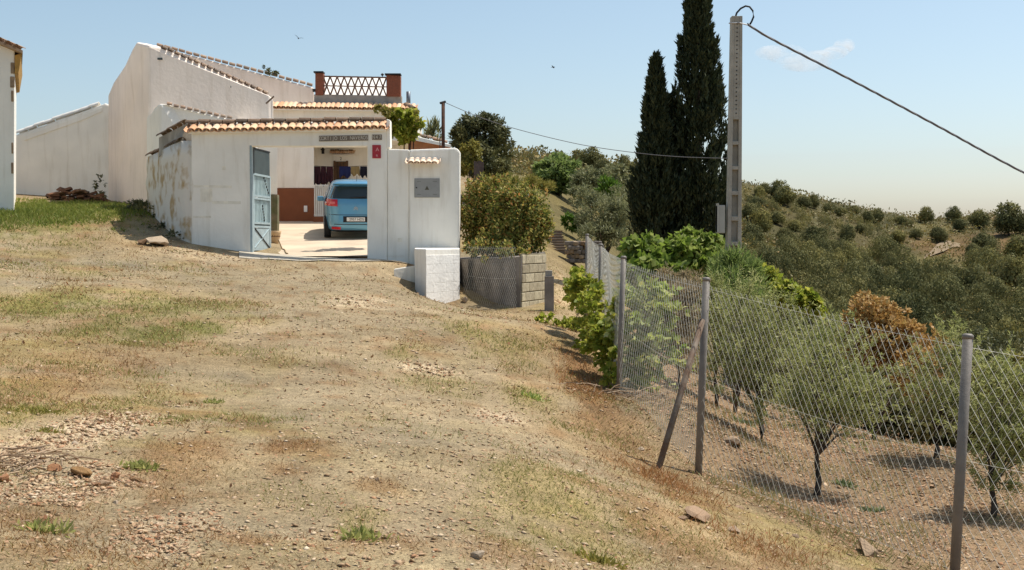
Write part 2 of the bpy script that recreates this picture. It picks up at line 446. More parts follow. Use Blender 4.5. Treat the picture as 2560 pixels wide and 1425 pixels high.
M_galv = plain("galvanised", (.42, .42, .42), .5, .4, var=.15, scale=7, spec=.5)
M_wire = plain("fence_wire", (.60, .58, .51), .55, .15, var=.1, scale=4, spec=.5)
M_post = plain("grey_paint", rgb(122, 115, 108), .6, .1, var=.1, scale=9, bump=.1, spec=.4)
M_rust = plain("rusty_steel", rgb(96, 62, 44), .85, .2, scale=9, col2=rgb(60, 44, 38), bump=.3)
M_rod = plain("brace_rust", rgb(124, 114, 102), .8, .2, scale=7, col2=rgb(98, 76, 60), bump=.2)
M_blue = plain("pale_blue_paint", rgb(158, 174, 178), .5, .0, var=.08, scale=6, spec=.4)
M_dsheet = plain("dark_sheet", rgb(70, 80, 80), .55, .1, var=.12, scale=3, spec=.4)
M_dark = plain("dark_metal", rgb(46, 44, 44), .6, .2, var=.1)
M_black = plain("black_rubber", (.02, .02, .02), .7, var=.2)
M_wpaint = plain("white_paint", (.78, .78, .76), .5, var=.04, spec=.4)
M_wood = plain("brown_wood", rgb(104, 78, 56), .7, var=.2, scale=8, bump=.2)
M_gwood = plain("weathered_wood", rgb(98, 84, 80), .9, var=.25, scale=7, bump=.4)
M_grey = plain("grey_door", rgb(150, 150, 148), .55, .1, var=.06, spec=.4)
M_red = plain("red_plate", rgb(168, 34, 48), .45, var=.06, spec=.5)
M_signt = plain("sign_ceramic", rgb(120, 108, 96), .5, var=.12, scale=20, spec=.4)
M_cream = plain("cream_letter", rgb(212, 204, 190), .6, var=.03)
M_pink = plain("pale_letter", rgb(226, 170, 170), .6, var=.03)
M_yard = plain("yard_concrete", (.56, .45, .33), .9, var=.12, scale=1.2, bump=.3, bscale=30, spec=.15)
M_bark = plain("bark", rgb(92, 78, 66), .95, var=.3, scale=14, bump=.7, bscale=40)
M_stone = perpiece("field_stone", [rgb(166, 148, 124), rgb(150, 124, 98), rgb(182, 166, 144), rgb(134, 108, 84), rgb(164, 136, 110)], bump=.5)

# tile meshes --------------------------------------------------------
def barrel(name, r, L, up=True, taper=.85, th=.014, k=7):
    """half-round tile along +y (front end y=0), convex up or down"""
    vs = []; fs = []
    for (yy, rr) in ((0, r), (L, r * taper)):
        for q in (0, 1):
            for j in range(k + 1):
                w = math.pi * j / k
                R_ = rr - q * th
                zz = math.sin(w) * R_ * .78
                vs.append((math.cos(w) * R_, yy, zz if up else -zz))
    n = k + 1
    for j in range(k):
        fs += [(j, j + 1, 2 * n + j + 1, 2 * n + j), (n + j, 3 * n + j, 3 * n + j + 1, n + j + 1), (j, n + j, n + j + 1, j + 1), (2 * n + j, 2 * n + j + 1, 3 * n + j + 1, 3 * n + j)]
    for e in (0, k):
        fs.append((e, 2 * n + e, 3 * n + e, n + e))
    b = MB(); b.add(vs, fs); return b.mesh(name)

def tile_row(parent, a, b, n, L, slope, r, ymat, pans=True, name="roof_tile"):
    """row of cover and pan tiles whose lower front edge runs from a to b; tiles climb away along the horizontal normal"""
    a = Vector(a); b = Vector(b); d = (b - a); step = d / n
    yaw = math.atan2(d.y, d.x)
    cov = barrel("cover_tile", r, L); pan = barrel("pan_tile", r * 1.02, L, up=False)
    cov.materials.append(ymat); pan.materials.append(ymat)
    for i in range(n):
        p = a + step * (i + .5)
        link(name, cov, None, parent, p + Vector((0, 0, .012 + random.uniform(-.006, .006))), (slope, random.uniform(-.03, .03), yaw + random.uniform(-.025, .025)))
    if pans:
        for i in range(n + 1):
            p = a + step * i
            link(name, pan, None, parent, p + Vector((0, 0.01, .05)), (slope, 0, yaw))

def run_tiles(parent, a, b, n, r, mat, name="coping_tile", gap=.03):
    """half-round tiles laid end to end along the line a-b"""
    a = Vector(a); b = Vector(b); d = b - a; L = d.length / n
    yaw = math.atan2(d.y, d.x) - math.pi / 2; pitch = math.atan2(d.z, math.hypot(d.x, d.y))
    me = barrel("coping", r, L - gap, taper=.92); me.materials.append(mat)
    for i in range(n):
        link(name, me, None, parent, a + d * (i / n) + Vector((0, 0, random.uniform(-.012, .012))), (pitch, random.uniform(-.03, .03), yaw))

def wall(parent, pts, thick, name="wall", mat=None, bevel=.03, off=None):
    """plaster wall: outline given as photo points with depth, extruded backwards"""
    pts = [P(*p) if len(p) == 3 and not isinstance(p, Vector) else p for p in pts]
    b = MB(); b.prism(pts, off if off is not None else (0, thick, 0))
    return b.build(name, mat or M_white, parent, bevel=bevel)

# ------------------------------------------------------------------ gate wall
YW = 29.0
gw = thing("gate_wall", "white wall with tiled coping around the open drive gate", "wall", P(700, 645, YW))
wall(gw, [(478, 700, YW), (628, 700, YW), (628, 366, YW), (918, 366, YW), (918, 720, YW), (968, 720, YW), (968, 310, YW), (478, 318, YW)], .35)
# the lower wall carrying the meter cupboard, ending in a pier
wall(gw, [(968.4, 730, YW + .01), (1023, 730, YW + .01), (1023, 374, YW + .01), (968.4, 372, YW + .01)], .30, "low_wall")
wall(gw, [(1022.5, 760, YW - .05), (1148, 780, YW - .05), (1150, 378, YW - .05), (1140, 369, YW - .05), (1022.5, 374, YW - .05)], .42, "pier", bevel=.05)
wall(gw, [(966, 372, YW - .015), (976, 368, YW - .015), (975, 300, YW - .015), (966, 297, YW - .015)], .38, "stepped_end", bevel=.02)
# tiles on top
e0 = P(468, 329, YW - .16); e1 = P(964, 321, YW - .16)
tile_row(gw, e0, e1, 26, .46, math.radians(24), .098, M_tile)
b = MB(); s0 = P(470, 325, YW - .1); s1 = P(964, 318, YW - .1)
b.prism([s0 + Vector((0, 0, -.03)), s1 + Vector((0, 0, -.03)), s1 + Vector((0, .5, .20)), s0 + Vector((0, .5, .20))], (0, 0.02, -.06))
b.build("eave_bed", M_white, gw)
run_tiles(gw, P(466, 309, YW + .24), P(968, 301, YW + .24), 16, .13, M_cap, "ridge_tile")
# decayed corner curving back to the house
path = [(480, 29.02, 352), (455, 29.3, 352), (430, 29.9, 362), (408, 30.8, 374), (388, 31.9, 384), (368, 33.2, 393)]
b = MB(); fr = []; bk = []
rows = 9
for (px, y, tp) in path:
    t = P(px, tp, y); g = P(px, 660, y); g.z = gz(g.x, g.y) - .5
    for k in range(rows):
        f = k / (rows - 1); jx = (random.random() - .5) * .07 * (0 < k < rows - 1)
        p = g.lerp(t, f); fr.append(p + Vector((jx, -abs(jx), 0))); bk.append(p + Vector((.18, .32, 0)))
n = len(path); vs = fr + bk; o = len(fr); fs = []
for i in range(n - 1):
    for k in range(rows - 1):
        fs.append((i * rows + k, (i + 1) * rows + k, (i + 1) * rows + k + 1, i * rows + k + 1))
        fs.append((o + i * rows + k, o + i * rows + k + 1, o + (i + 1) * rows + k + 1, o + (i + 1) * rows + k))
    fs.append((i * rows + rows - 1, (i + 1) * rows + rows - 1, o + (i + 1) * rows + rows - 1, o + i * rows + rows - 1))
for i in (0, n - 1):
    for k in range(rows - 1): fs.append((i * rows + k, i * rows + k + 1, o + i * rows + k + 1, o + i * rows + k))
b.add(vs, fs); tag(b.build("decayed_wall", M_old, gw, smooth=True), "stained crumbling curved end of the wall")
run_tiles(gw, P(455, 352, 29.45), P(372, 392, 33.1), 7, .12, M_cap, "coping_tile")
# hipped end of the lean-to roof over the corner
wall(gw, [(466, 309, 29.35), (397, 344, 31.2), (397, 392, 31.2), (452, 356, 29.5)], .2, "roof_end", M_conc, bevel=.01, off=(.3, .5, 0))
run_tiles(gw, P(399, 341, 31.2), P(464, 305, 29.4), 5, .10, M_cap, "hip_tile")
# jambs
MB().box(P(627, 500, YW - .02) + Vector((0, .1, 0)), (.06, .16, 2.72)).build("gate_jamb", M_blue, gw, bevel=.006)
# patched and yellowed render on the front of the wall
M_patch = plain("patched_render", (.84, .79, .68), .95, var=.10, scale=5, bump=.5, bscale=12, spec=.1, streak=.15)
for (px, py, w_, h_) in ((532, 466, .95, .06), (516, 488, .30, .34), (566, 506, .72, .07), (505, 542, .45, .05), (560, 420, .10, .10), (1000, 600, .12, .10)):
    MB().box(P(px, py, YW - .001 if px < 960 else YW + .009), (w_, .006, h_), (0, random.uniform(-.03, .03), 0)).build("repair_patch", M_patch, gw, bevel=.002)
# meter cupboard
mc = MB().box(P(1067.5, 470, YW - .06), (.63, .03, .475)).build("meter_door", M_grey, gw, bevel=.008)
c0 = P(1067.5, 470, YW - .08)
MB().prism([c0 + Vector((-.055, 0, -.045)), c0 + Vector((.055, 0, -.045)), c0 + Vector((0, 0, .055))], (0, .004, 0)).build("warning_triangle", plain("warn", rgb(88, 84, 72), .6), mc)
MB().tube([P(1041, 469, YW - .075), P(1041, 469, YW - .1)], .018, 10).build("lock", M_dark, mc)
for dx in (-.2, .2):
    for dz in (-.16, .16):
        MB().box(c0 + Vector((dx, .002, dz)), (.1, .006, .02)).build("vent_slot", plain("slot", rgb(128, 128, 126), .6), mc)
cn = link("tile_canopy", MB().box(P(1056, 399, YW - .13), (.74, .16, .05)).mesh("canopy"), M_white, gw)
tile_row(cn, P(1020, 409, YW - .34), P(1093, 409, YW - .34), 5, .3, math.radians(24), .078, plain("limed_tile", rgb(230, 206, 182), .9, var=.06, scale=9, bump=.2), True, "canopy_tile")
# letters over the gate
ns = thing("name_sign", "long ceramic name plate above the gate opening", "sign", P(858, 346, YW - .015))
for i in range(19):
    MB().box(P(797.5 + (i + .5) * 6.47, 346.5 - i * .12, YW - .012), (.063, .022, .135)).build("letter_tile", M_signt, ns)
def textmesh(c, name):
    """letter outlines turned into a mesh"""
    t = bpy.data.objects.new(name, c); COL.objects.link(t); bpy.context.view_layer.update()
    me = bpy.data.meshes.new_from_object(t.evaluated_get(bpy.context.evaluated_depsgraph_get())); me.name = name
    bpy.data.objects.remove(t); bpy.data.curves.remove(c)
    return me
def text(s, loc, size, mat, parent, name="lettering", rot=(math.pi / 2, 0, 0), ext=.003, sx=1.0):
    c = bpy.data.curves.new(name, 'FONT'); c.body = s; c.size = size; c.align_x = 'CENTER'; c.align_y = 'CENTER'; c.extrude = ext
    c.materials.append(mat)
    o = bpy.data.objects.new(name, textmesh(c, name)); COL.objects.link(o); o.location = loc; o.rotation_euler = rot; o.scale = (sx, 1, 1)
    return child(o, parent)
for i, ch in enumerate("CORTIJO LOS NAVEROS"):
    if ch != " ": text(ch, P(797.5 + (i + .5) * 6.47, 346.5 - i * .12, YW - .027), .13, M_cream, ns, sx=.75)
nn = thing("number_sign", "small ceramic house number plate beside the long name plate", "sign", P(942, 343, YW - .015))
for i, ch in enumerate("N47"):
    q = P(930 + i * 8.3 + 4, 343, YW - .012)
    MB().box(q, (.081, .022, .13)).build("letter_tile", M_signt, nn)
    text(ch, q + Vector((0, -.015, 0)), .13, M_cream, nn, sx=.8)
rs = thing("lodging_plate", "red lodging plate on the wall right of the gate", "sign", P(942, 379, YW - .015))
MB().box(P(941.5, 379, YW - .014), (.215, .022, .33)).build("plate", M_red, rs, bevel=.006)
text("A", P(943.5, 374, YW - .03), .13, M_pink, rs); text("R", P(942.5, 389.5, YW - .03), .085, M_pink, rs)

# white block at the foot of the pier, turned towards the drive
wb = thing("white_pillar", "stout white painted block pillar standing below the pier", "pillar", P(1095, 760, 26.0))
A0 = P(1065, 770, 25.5); A1 = P(1149, 774, 26.9); A2 = P(1038, 770, 26.3)
top = P(1065, 620, 25.5).z
A0.z = A1.z = A2.z = gz(A0.x, A0.y) - .4
A3 = A1 + (A2 - A0)
M_wblock = plain("painted_block", (.87, .84, .79), .9, var=.06, scale=4, bump=.5, bscale=14, spec=.15)
B1 = Vector((atpx(1149, 28.9), 28.9, A0.z)); B2 = Vector((atpx(1036, 28.9), 28.9, A0.z))
MB().prism([A0, A1, B1, B2, A2], (0, 0, top - A0.z - .02)).build("core", M_white, wb, bevel=.02)
u = (A1 - A0); Lw = u.length; u.normalize(); nrm = Vector((u.y, -u.x, 0))
bm_h = .21; zz = A0.z + .12; row = 0
while zz + bm_h < top:
    xs = [0, .62, 1.24, Lw] if row % 2 else [0, .31, .93, 1.55, Lw]
    for a, c in zip(xs[:-1], xs[1:]):
        if c - a < .05: continue
        m = A0 + u * ((a + c) / 2); m.z = zz + bm_h / 2
        MB().box(m + nrm * .003, (c - a - .004, .008, bm_h - .004), (0, 0, math.atan2(u.y, u.x))).build("block", M_wblock, wb, bevel=.006)
    zz += bm_h; row += 1

# concrete apron before the gate, small white kerb wall at its end
ap = MB()
pts = []
for px in range(598, 1046, 25):
    for y in (27.75, 29.15):
        x = atpx(px, y); pts.append((x, y, max(gz(x, y) + .02, 1.02 + .3 * (px < 600) * (600 - px) / 130)))
k = len(pts) // 2
ap.add(pts, [(2 * i, 2 * i + 2, 2 * i + 3, 2 * i + 1) for i in range(k - 1)])
struct(ap.build("apron", plain("apron_concrete", (.42, .37, .29), .95, var=.18, scale=2.5, bump=.5, bscale=20)))
kb = thing("kerb_wall", "low tapering white kerb wall running into the block pillar", "wall", P(1010, 690, 27.0))
kp = [P(984, 672, 26.4), P(1037, 664, 26.7), P(1037, 745, 26.7), P(984, 700, 26.4)]
MB().prism(kp, (.1, .25, 0)).build("wall", M_white, kb, bevel=.02)

# ------------------------------------------------------------------ courtyard
def cz(y): return 1.2 + (y - 29.0) * .09
cy = MB(); cy.add([(atpx(560, 29.0), 29.0, cz(29)), (atpx(1010, 29.0), 29.0, cz(29)), (atpx(1010, 44) , 44, cz(44)), (atpx(500, 44), 44, cz(44))], [(0, 1, 2, 3)])
struct(cy.build("courtyard_floor", M_yard))
cw = thing("courtyard_wall", "inner courtyard wall, white above and brown painted below", "wall", P(740, 553, 40.8))
wall(cw, [(640, 470, 40.8), (785, 470, 40.8), (785, 352, 40.8), (640, 352, 40.8)], .3, "upper_wall", bevel=.01, off=(-.12, .3, 0))
wall(cw, [(640, 600, 40.77), (785.5, 600, 40.77), (785.5, 470.5, 40.77), (640, 470.5, 40.77)], .36, "brown_dado", M_brown, bevel=.005, off=(-.14, .36, 0))
MB().box(P(764, 522, 40.75), (.12, .03, .22)).build("socket_cover", M_wpaint, cw, bevel=.01)
sw = thing("side_wall", "short white wall with mossy stone foot behind the blue gate", "wall", P(680, 560, 36.4))
wall(sw, [(600, 486, 36.4), (693, 486, 36.4), (693, 300, 36.4), (600, 300, 36.4)], .25, "upper_wall", bevel=.01, off=(-.1, .25, 0))
wall(sw, [(600, 620, 36.37), (693.5, 620, 36.37), (693.5, 486.5, 36.37), (600, 486.5, 36.37)], .3, "stone_foot", plain("mossy_stone", rgb(122, 112, 92), .95, col2=rgb(92, 96, 66), scale=4, bump=.7, bscale=12), bevel=.02)
bh = thing("courtyard_house", "white courtyard house front with brown door and little tile canopy", "house", P(850, 545, 43))
wall(bh, [(770, 620, 43), (1000, 620, 43), (1000, 300, 43), (770, 300, 43)], .3, bevel=.01)
dr = MB().box(P(852, 470, 42.98), (.52, .06, 1.95)).build("door", M_wood, bh, bevel=.01)
for i in range(5): MB().box(P(838 + i * 7, 470, 42.94), (.012, .02, 1.9)).build("groove", M_dark, dr)
MB().box(P(836.5, 470, 42.95), (.07, .08, 2.0)).build("door_frame", M_wood, dr); MB().box(P(868, 470, 42.95), (.07, .08, 2.0)).build("door_frame", M_wood, dr)
cn2 = MB().box(P(855, 388, 42.9), (.9, .2, .04)).build("door_canopy", M_white, bh)
tile_row(cn2, P(827, 384, 42.72), P(884, 384, 42.72), 10, .26, math.radians(24), .043, M_tile, True, "canopy_tile")
run_tiles(cn2, P(826, 377, 42.95), P(884, 377, 42.95), 5, .06, M_cap, "canopy_ridge")
lp = MB(); q = P(807, 376, 42.85)
lp.box(q + Vector((0, 0, .03)), (.14, .14, .03)); lp.box(q + Vector((0, .03, -.05)), (.09, .09, .14)); lp.box(q + Vector((0, .08, .09)), (.03, .12, .03)); lp.tube([q + Vector((0, 0, .04)), q + Vector((0, 0, .12))], [.06, .01], 8)
lp.build("wall_lantern", M_dark, bh)
text("2", P(852, 397, 42.98), .16, plain("number", rgb(120, 112, 98), .6), bh, "house_number")

# ------------------------------------------------------------------ blue gate leaf, swung inwards
gt = thing("drive_gate", "pale blue steel gate leaf swung open into the yard", "gate", P(633, 630, YW + .2))
g0 = Vector((atpx(633, 29.15), 29.15, 0)); g1 = Vector((atpx(676, 30.7), 30.7, 0))
gu = (g1 - g0).normalized(); gL = (g1 - g0).length; gyaw = math.atan2(gu.y, gu.x)
zb = P(633, 627, 29.1).z; zt = P(633, 367, 29.1).z; gH = zt - zb
def gbox(u, v, w, h, t=.03, dy=0.0):
    return MB().box(g0 + gu * (u * gL) + Vector((0, 0, zb + v * gH)) + Vector((gu.y, -gu.x, 0)) * dy, (w * gL, t, h * gH), (0, 0, gyaw))
for uu in (.02, .98): gbox(uu, .375, .05, .75, .045).build("stile", M_blue, gt)
for vv in (.012, .235, .27, .51, .535, .742): gbox(.5, vv, .92, .02, .04).build("rail", M_blue, gt)
gbox(.5, .87, .96, .24, .02).build("top_sheet", M_dsheet, gt)
gbox(.03, .87, .05, .25, .05).build("top_frame", M_dark, gt); gbox(.5, .993, .96, .012, .05).build("top_frame", M_dark, gt)
gbox(.5, .123, .9, .2, .012).build("kick_panel", M_blue, gt)
for s in (1, -1):
    MB().box(g0 + gu * (.5 * gL) + Vector((0, 0, zb + .123 * gH)) + Vector((gu.y, -gu.x, 0)) * .015, (1.42, .02, .028), Matrix.Rotation(gyaw, 3, 'Z') @ Matrix.Rotation(s * .36, 3, 'Y')).build("cross_strap", M_dark if s > 0 else M_blue, gt)
gbox(.5, .252, .9, .015, .012).build("dark_band", M_dsheet, gt)
for i in range(12):
    for (v, h) in ((.39, .235), (.638, .195)):
        gbox(.08 + i * .0765, v, .014, h, .016).build("bar", M_blue, gt)
gbox(.5, .39, .9, .23, .006, -.03).build("back_mesh", plain("gate_sheet", rgb(168, 188, 190), .6), gt)
gbox(.5, .638, .9, .2, .006, -.03).build("back_mesh", MATS["gate_sheet"], gt)
for i in range(6):
    for (v0, sg) in ((.72, -1), (.30, 1)):
        MB().box(g0 + gu * ((.62 + .05 * i * (1 if sg < 0 else -.4)) * gL) + Vector((0, 0, zb + (v0 + sg * .028 * i) * gH)) + Vector((gu.y, -gu.x, 0)) * .02, (.045, .015, .05), (0, .6, gyaw)).build("ornament", M_dark, gt)

# white railing inside, flower tub, hose
MB().box(P(803, 549, 40.5), (.52, .16, .2)).build("low_kerb", M_brown, cw)
rl = thing("white_railing", "white barred railing gate at the far side of the yard", "railing", P(803, 545, 40.4))
for py in (463, 538): MB().box(P(803, py, 40.4), (.50, .03, .03)).build("rail", M_wpaint, rl)
for i in range(8): MB().box(P(786.5 + i * 4.8, 500.5, 40.4), (.022, .022, 1.05)).build("bar", M_wpaint, rl)
tb = thing("flower_tub", "beige clay tub on the yard floor behind the blue gate", "tub", P(688, 590, 32.2))
q = P(687, 592, 32.2); q.z = cz(32.2)
M_tub = plain("tub_clay", rgb(196, 168, 132), .9, var=.12, scale=6, bump=.3)
MB().tube([q, q + Vector((0, 0, .12)), q + Vector((0, 0, .3)), q + Vector((0, 0, .36)), q + Vector((0, 0, .365)), q + Vector((0, 0, .2))], [.1, .13, .17, .19, .165, .15], 16).build("pot", M_tub, tb, smooth=True)
MB().tube([q + Vector((0, 0, .20)), q + Vector((0, 0, .31))], .155, 14).build("soil", M_wood, tb)
hs = MB(); hp = []
for i in range(26):
    t = i / 25; x = atpx(692 + 34 * t, 30.4 - .6 * t); y = 30.6 - .9 * t + .25 * math.sin(t * 5)
    hp.append((x, y, cz(y) + .018 + max(0, .25 * (1 - t * 5))))
hs.tube(hp, .016, 6); tag(hs.build("garden_hose", plain("hose", rgb(150, 128, 96), .6), smooth=True), "thin brown garden hose trailing across the yard floor", "hose")

# washing on the line
cl = MB(); lz = P(800, 416, 41.3).z + .03
cl.tube([(atpx(770, 41.3), 41.3, lz), (atpx(850, 41.3), 41.3, lz - .05), (atpx(925, 41.3), 41.3, lz)], .006, 5)
tag(cl.build("clothes_line", M_dark), "thin washing line stretched across the yard behind the car", "clothes line")
def garment(px0, px1, py1, mat, name, label, fold=.04):
    x0, x1 = atpx(px0, 41.3), atpx(px1, 41.3); z1 = P(800, py1, 41.3).z
    nx, nz_ = 14, 8; vs = []; fs = []
    for i in range(nx + 1):
        for j in range(nz_ + 1):
            u, v = i / nx, j / nz_
            w = 1 + .06 * math.sin(v * 3)
            vs.append((x0 + (x1 - x0) * ((u - .5) * w + .5), 41.3 - .02 + fold * math.sin(u * 14 + px0) * v + .006 * (i % 2), lz - .03 - v * (lz - .03 - z1) + .05 * math.sin(u * 9 + px1) * v))
    for i in range(nx):
        for j in range(nz_): fs.append((i * (nz_ + 1) + j, (i + 1) * (nz_ + 1) + j, (i + 1) * (nz_ + 1) + j + 1, i * (nz_ + 1) + j + 1))
    bb = MB(); bb.add(vs, fs); o = bb.build(name, mat, smooth=True)
    sd = o.modifiers.new("thick", 'SOLIDIFY'); sd.thickness = .008
    tag(o, label, "laundry", "washing on the line")
M_mar = plain("maroon_cloth", rgb(66, 36, 42), .95, var=.2, scale=5); M_nav = plain("navy_cloth", rgb(38, 44, 84), .95, var=.15, scale=5); M_bei = plain("beige_cloth", rgb(150, 128, 86), .95, var=.12, scale=5)
garment(786, 803, 462, M_mar, "trousers", "dark maroon trousers hung at the line's end over the white railing")
garment(804, 817, 463, M_mar, "trousers", "dark maroon trousers hung second along the washing line")
garment(818, 834, 458, M_mar, "shirt", "dark maroon shirt hung next to the brown door")
garment(850, 878, 442, M_nav, "towel", "navy towel hung on the line above the car roof")
garment(879, 900, 438, M_bei, "cloth", "beige cloth hung between the navy towel and a black garment")
garment(902, 919, 442, plain("black_cloth", rgb(34, 34, 44), .95), "jacket", "black garment hung on the line against the gate pier")
# ------------------------------------------------------------------ farmhouse
fh = thing("farmhouse", "tall white farmhouse with sloping parapets left of the gate", "house", P(450, 520, 36))
# front gable wall, and the flank that turns away to the left
wall(fh, [(371, 620, 35.2), (684, 620, 37.2), (684, 246, 37.2), (672, 238, 37.2), (560, 185, 36.5), (470, 146, 35.9), (400, 118, 35.4), (371, 112, 35.2)], .35, "front_wall", M_bounce_w, bevel=.08, off=(-.15, .35, 0))
fl = [(371.5, 560, 35.2), (371.5, 112, 35.2), (352, 108, 35.6), (340, 105, 35.9), (330, 122, 36.2), (312, 162, 36.9), (300, 180, 37.4), (283, 205, 38.2), (270, 236, 38.9), (270, 560, 38.9)]
wall(fh, fl, .4, "flank_wall", M_bounce_w, bevel=.08, off=(.3, .35, 0))
run_tiles(fh, P(404, 118, 35.5), P(672, 237, 37.3), 17, .11, M_tilegrey, gap=.05)
# second, higher wall behind
wall(fh, [(385, 400, 41), (786, 400, 42), (786, 219, 42), (560, 160, 41.5), (385, 113, 41)], .35, "rear_wall", M_bounce_w, bevel=.06, off=(-.14, .35, 0))
run_tiles(fh, P(392, 113, 41.1), P(784, 216, 42.1), 22, .12, M_tilegrey, gap=.05)
for (px, py, y) in ((397, 147, 35.36), (569, 217, 36.5)):
    MB().box(P(px, py, y), (.22, .03, .06), (0, 0, .1)).build("vent", M_dsheet, fh)
MB().box(P(675, 250, 36.9), (.34, .12, .035), (0, -.75, .1)).build("broken_eave", M_cap, fh)
# annex in front of it
an = thing("annex", "low white annex with tile edged sloping top before the farmhouse", "annex", P(440, 560, 33.6))
wall(an, [(398, 620, 33.5), (640, 620, 34.2), (640, 312, 34.2), (580, 299, 34.0), (432, 266, 33.6), (415, 261, 33.5), (398, 258, 33.5)], .3, "front_wall", bevel=.07)
wall(an, [(398.5, 600, 33.5), (398.5, 258, 33.5), (385, 268, 33.9), (376, 284, 34.3), (366, 292, 34.8), (366, 600, 34.8)], .3, "flank_wall", bevel=.07, off=(.3, .25, 0))
run_tiles(an, P(417, 261, 33.6), P(584, 299, 34.1), 10, .10, M_tilegrey, gap=.05)
# long yard wall
yw = thing("yard_wall", "long white yard wall rising towards the farmhouse flank", "wall", P(150, 505, 38))
wall(yw, [(36, 560, 39.0), (36, 338, 39.0), (110, 313, 39.0), (190, 284, 39.0), (240, 266, 39.0), (262, 258, 39.0), (275, 262, 39.0), (275, 560, 39.0)], .45, bevel=.06)
wall(yw, [(60, 352, 38.97), (60, 339, 38.97), (205, 288, 38.97), (255, 268, 38.97), (255, 279, 38.97), (205, 301, 38.97)], .2, "coping_band", bevel=.015)
run_tiles(yw, P(45, 334, 39.15), P(250, 262, 39.15), 9, .16, plain("limed_cope", (.72, .69, .64), .9, var=.08, scale=5, bump=.4), gap=.01)
# outbuilding cut by the frame
ob = thing("outbuilding", "white outbuilding with clay tiled eave cut by the photo's edge", "building", P(0, 510, 32))
wall(ob, [(-160, 600, 32), (35, 600, 32), (37, 118, 32), (-20, 92, 32), (-160, 40, 32)], 4.0, "wall", bevel=.04, off=(-1.66, 4.0, 0))
MB().prism([P(-160, 36, 31.75), P(57, 126, 31.75), P(57, 133, 31.75), P(-160, 44, 31.75)], (-1.98, 4.6, 0)).build("roof", M_tilegrey, ob)
MB().prism([P(36.8, 138, 31.95), P(54, 134, 31.95), P(46, 182, 31.95), P(36.8, 184, 31.95)], (-1.75, 4.2, 0)).build("eave_board", plain("ochre_wood", rgb(176, 136, 72), .8, var=.15), ob)
for i in range(10): link("verge_tile", barrel("vt", .09, .5), M_tilegrey, ob, P(-150 + i * 21, 37 + i * 8.8, 31.68), (math.radians(0), -.36, 0))
for (py, w) in ((170, .12), (205, .16), (240, .09), (370, .07), (420, .09)):
    MB().box(P(31, py, 31.99), (w * .8, .03, .3)).build("bare_patch", plain("bare_render", rgb(150, 128, 104), .95, var=.2, scale=9) if "bare_render" not in MATS else MATS["bare_render"], ob, bevel=.03)

# ------------------------------------------------------------------ house with the roof terrace
th = thing("terrace_house", "low house with tiled eave and brick roof terrace behind the gate", "house", P(850, 300, 40))
YT = 40.9
wall(th, [(650, 352, YT), (1033, 352, YT), (1033, 272, YT), (650, 268, YT)], 4.0, bevel=.02)
MB().prism([P(652, 271, YT - .25), P(1036, 276, YT - .25), P(1036, 262, YT + .5), P(652, 257, YT + .5)], (0, 0.02, -.05)).build("eave_bed", M_white, th)
tile_row(th, P(655, 270, YT - .3), P(1036, 275, YT - .3), 32, .62, math.radians(22), .096, M_tile)
run_tiles(th, P(1015, 262, YT + .1), P(1036, 274, YT - .3), 2, .12, M_cap, "hip_tile", gap=.01)
MB().box(P(1031, 304, YT - .12), (.12, .1, .8)).build("brick_quoin", M_brick, th)
tc = MB().prism([P(785, 262, YT + .4), P(1004, 266, YT + .4), P(1004, 240, YT + .4), P(785, 236, YT + .4)], (0, .3, 0)).build("terrace_curb", M_conc, th, bevel=.01)
MB().prism([P(788, 237.5, YT + .36), P(808, 237.8, YT + .36), P(808, 183, YT + .36), P(788, 182, YT + .36)], (0, .36, 0)).build("brick_pier", M_brick, th, bevel=.01)
MB().prism([P(966, 240.8, YT + .36), P(1001, 241.4, YT + .36), P(1001, 189, YT + .36), P(966, 187, YT + .36)], (0, .36, 0)).build("brick_pier", M_brick, th, bevel=.01)
MB().box(P(798, 181.5, YT + .5), (.34, .4, .05)).build("pier_cap", M_dark, th); MB().box(P(983, 187, YT + .5), (.56, .4, .05)).build("pier_cap", M_dark, th)
wx = 158.0 / 9
for i in range(9):
    c = P(808 + wx * (i + .5), 214.5 + i * .35, YT + .5); w = wx / F * YT; h = 47.0 / F * YT
    b = MB(); an_ = math.atan2(h / 2, w / 2) ; Ld = math.hypot(w, h)
    for s in (1, -1):
        # V and inverted V on each half height: an X over the full height
        b.box(c + Vector((0, .003 * s, 0)), (.045, .07, math.hypot(w, h) - .02), (0, s * math.atan2(w, h), 0))
    b.box(c + Vector((0, -.006, 0)), (w - .004, .06, .035))
    b.box(c + Vector((0, 0, h / 2)), (w - .002, .10, .04)); b.box(c + Vector((0, 0, -h / 2)), (w - .002, .10, .04))
    b.build("lattice_block", M_lat, th)
# added white slope, tilted into the sun to brighten the lattice gaps
MB().prism([P(806, 236, YT + 1.0), P(966, 239, YT + 1.0), P(964, 194, YT + 2.2), P(806, 193, YT + 2.2)], (0, .1, -.1)).build("added_bright_slope", M_white, th)
MB().tube([P(1021, 266, YT + .6), P(1021, 229, YT + .6)], .075, 12).build("flue", plain("flue_metal", rgb(116, 122, 130), .5, .4), th, smooth=True)
lf = MB(); q = P(956, 193, YT + .5); lf.tube([q, q + Vector((0, 0, .06))], .012, 6); lf.tube([q + Vector((0, 0, .05)), q + Vector((0, 0, .1)), q + Vector((0, 0, .14))], [.03, .06, .02], 8)
lf.build("terrace_lamp", M_dark, th)
q = P(785, 226, YT + .36); MB().box(q, (.09, .12, .1)).build("terrace_spotlight", M_dark, th)

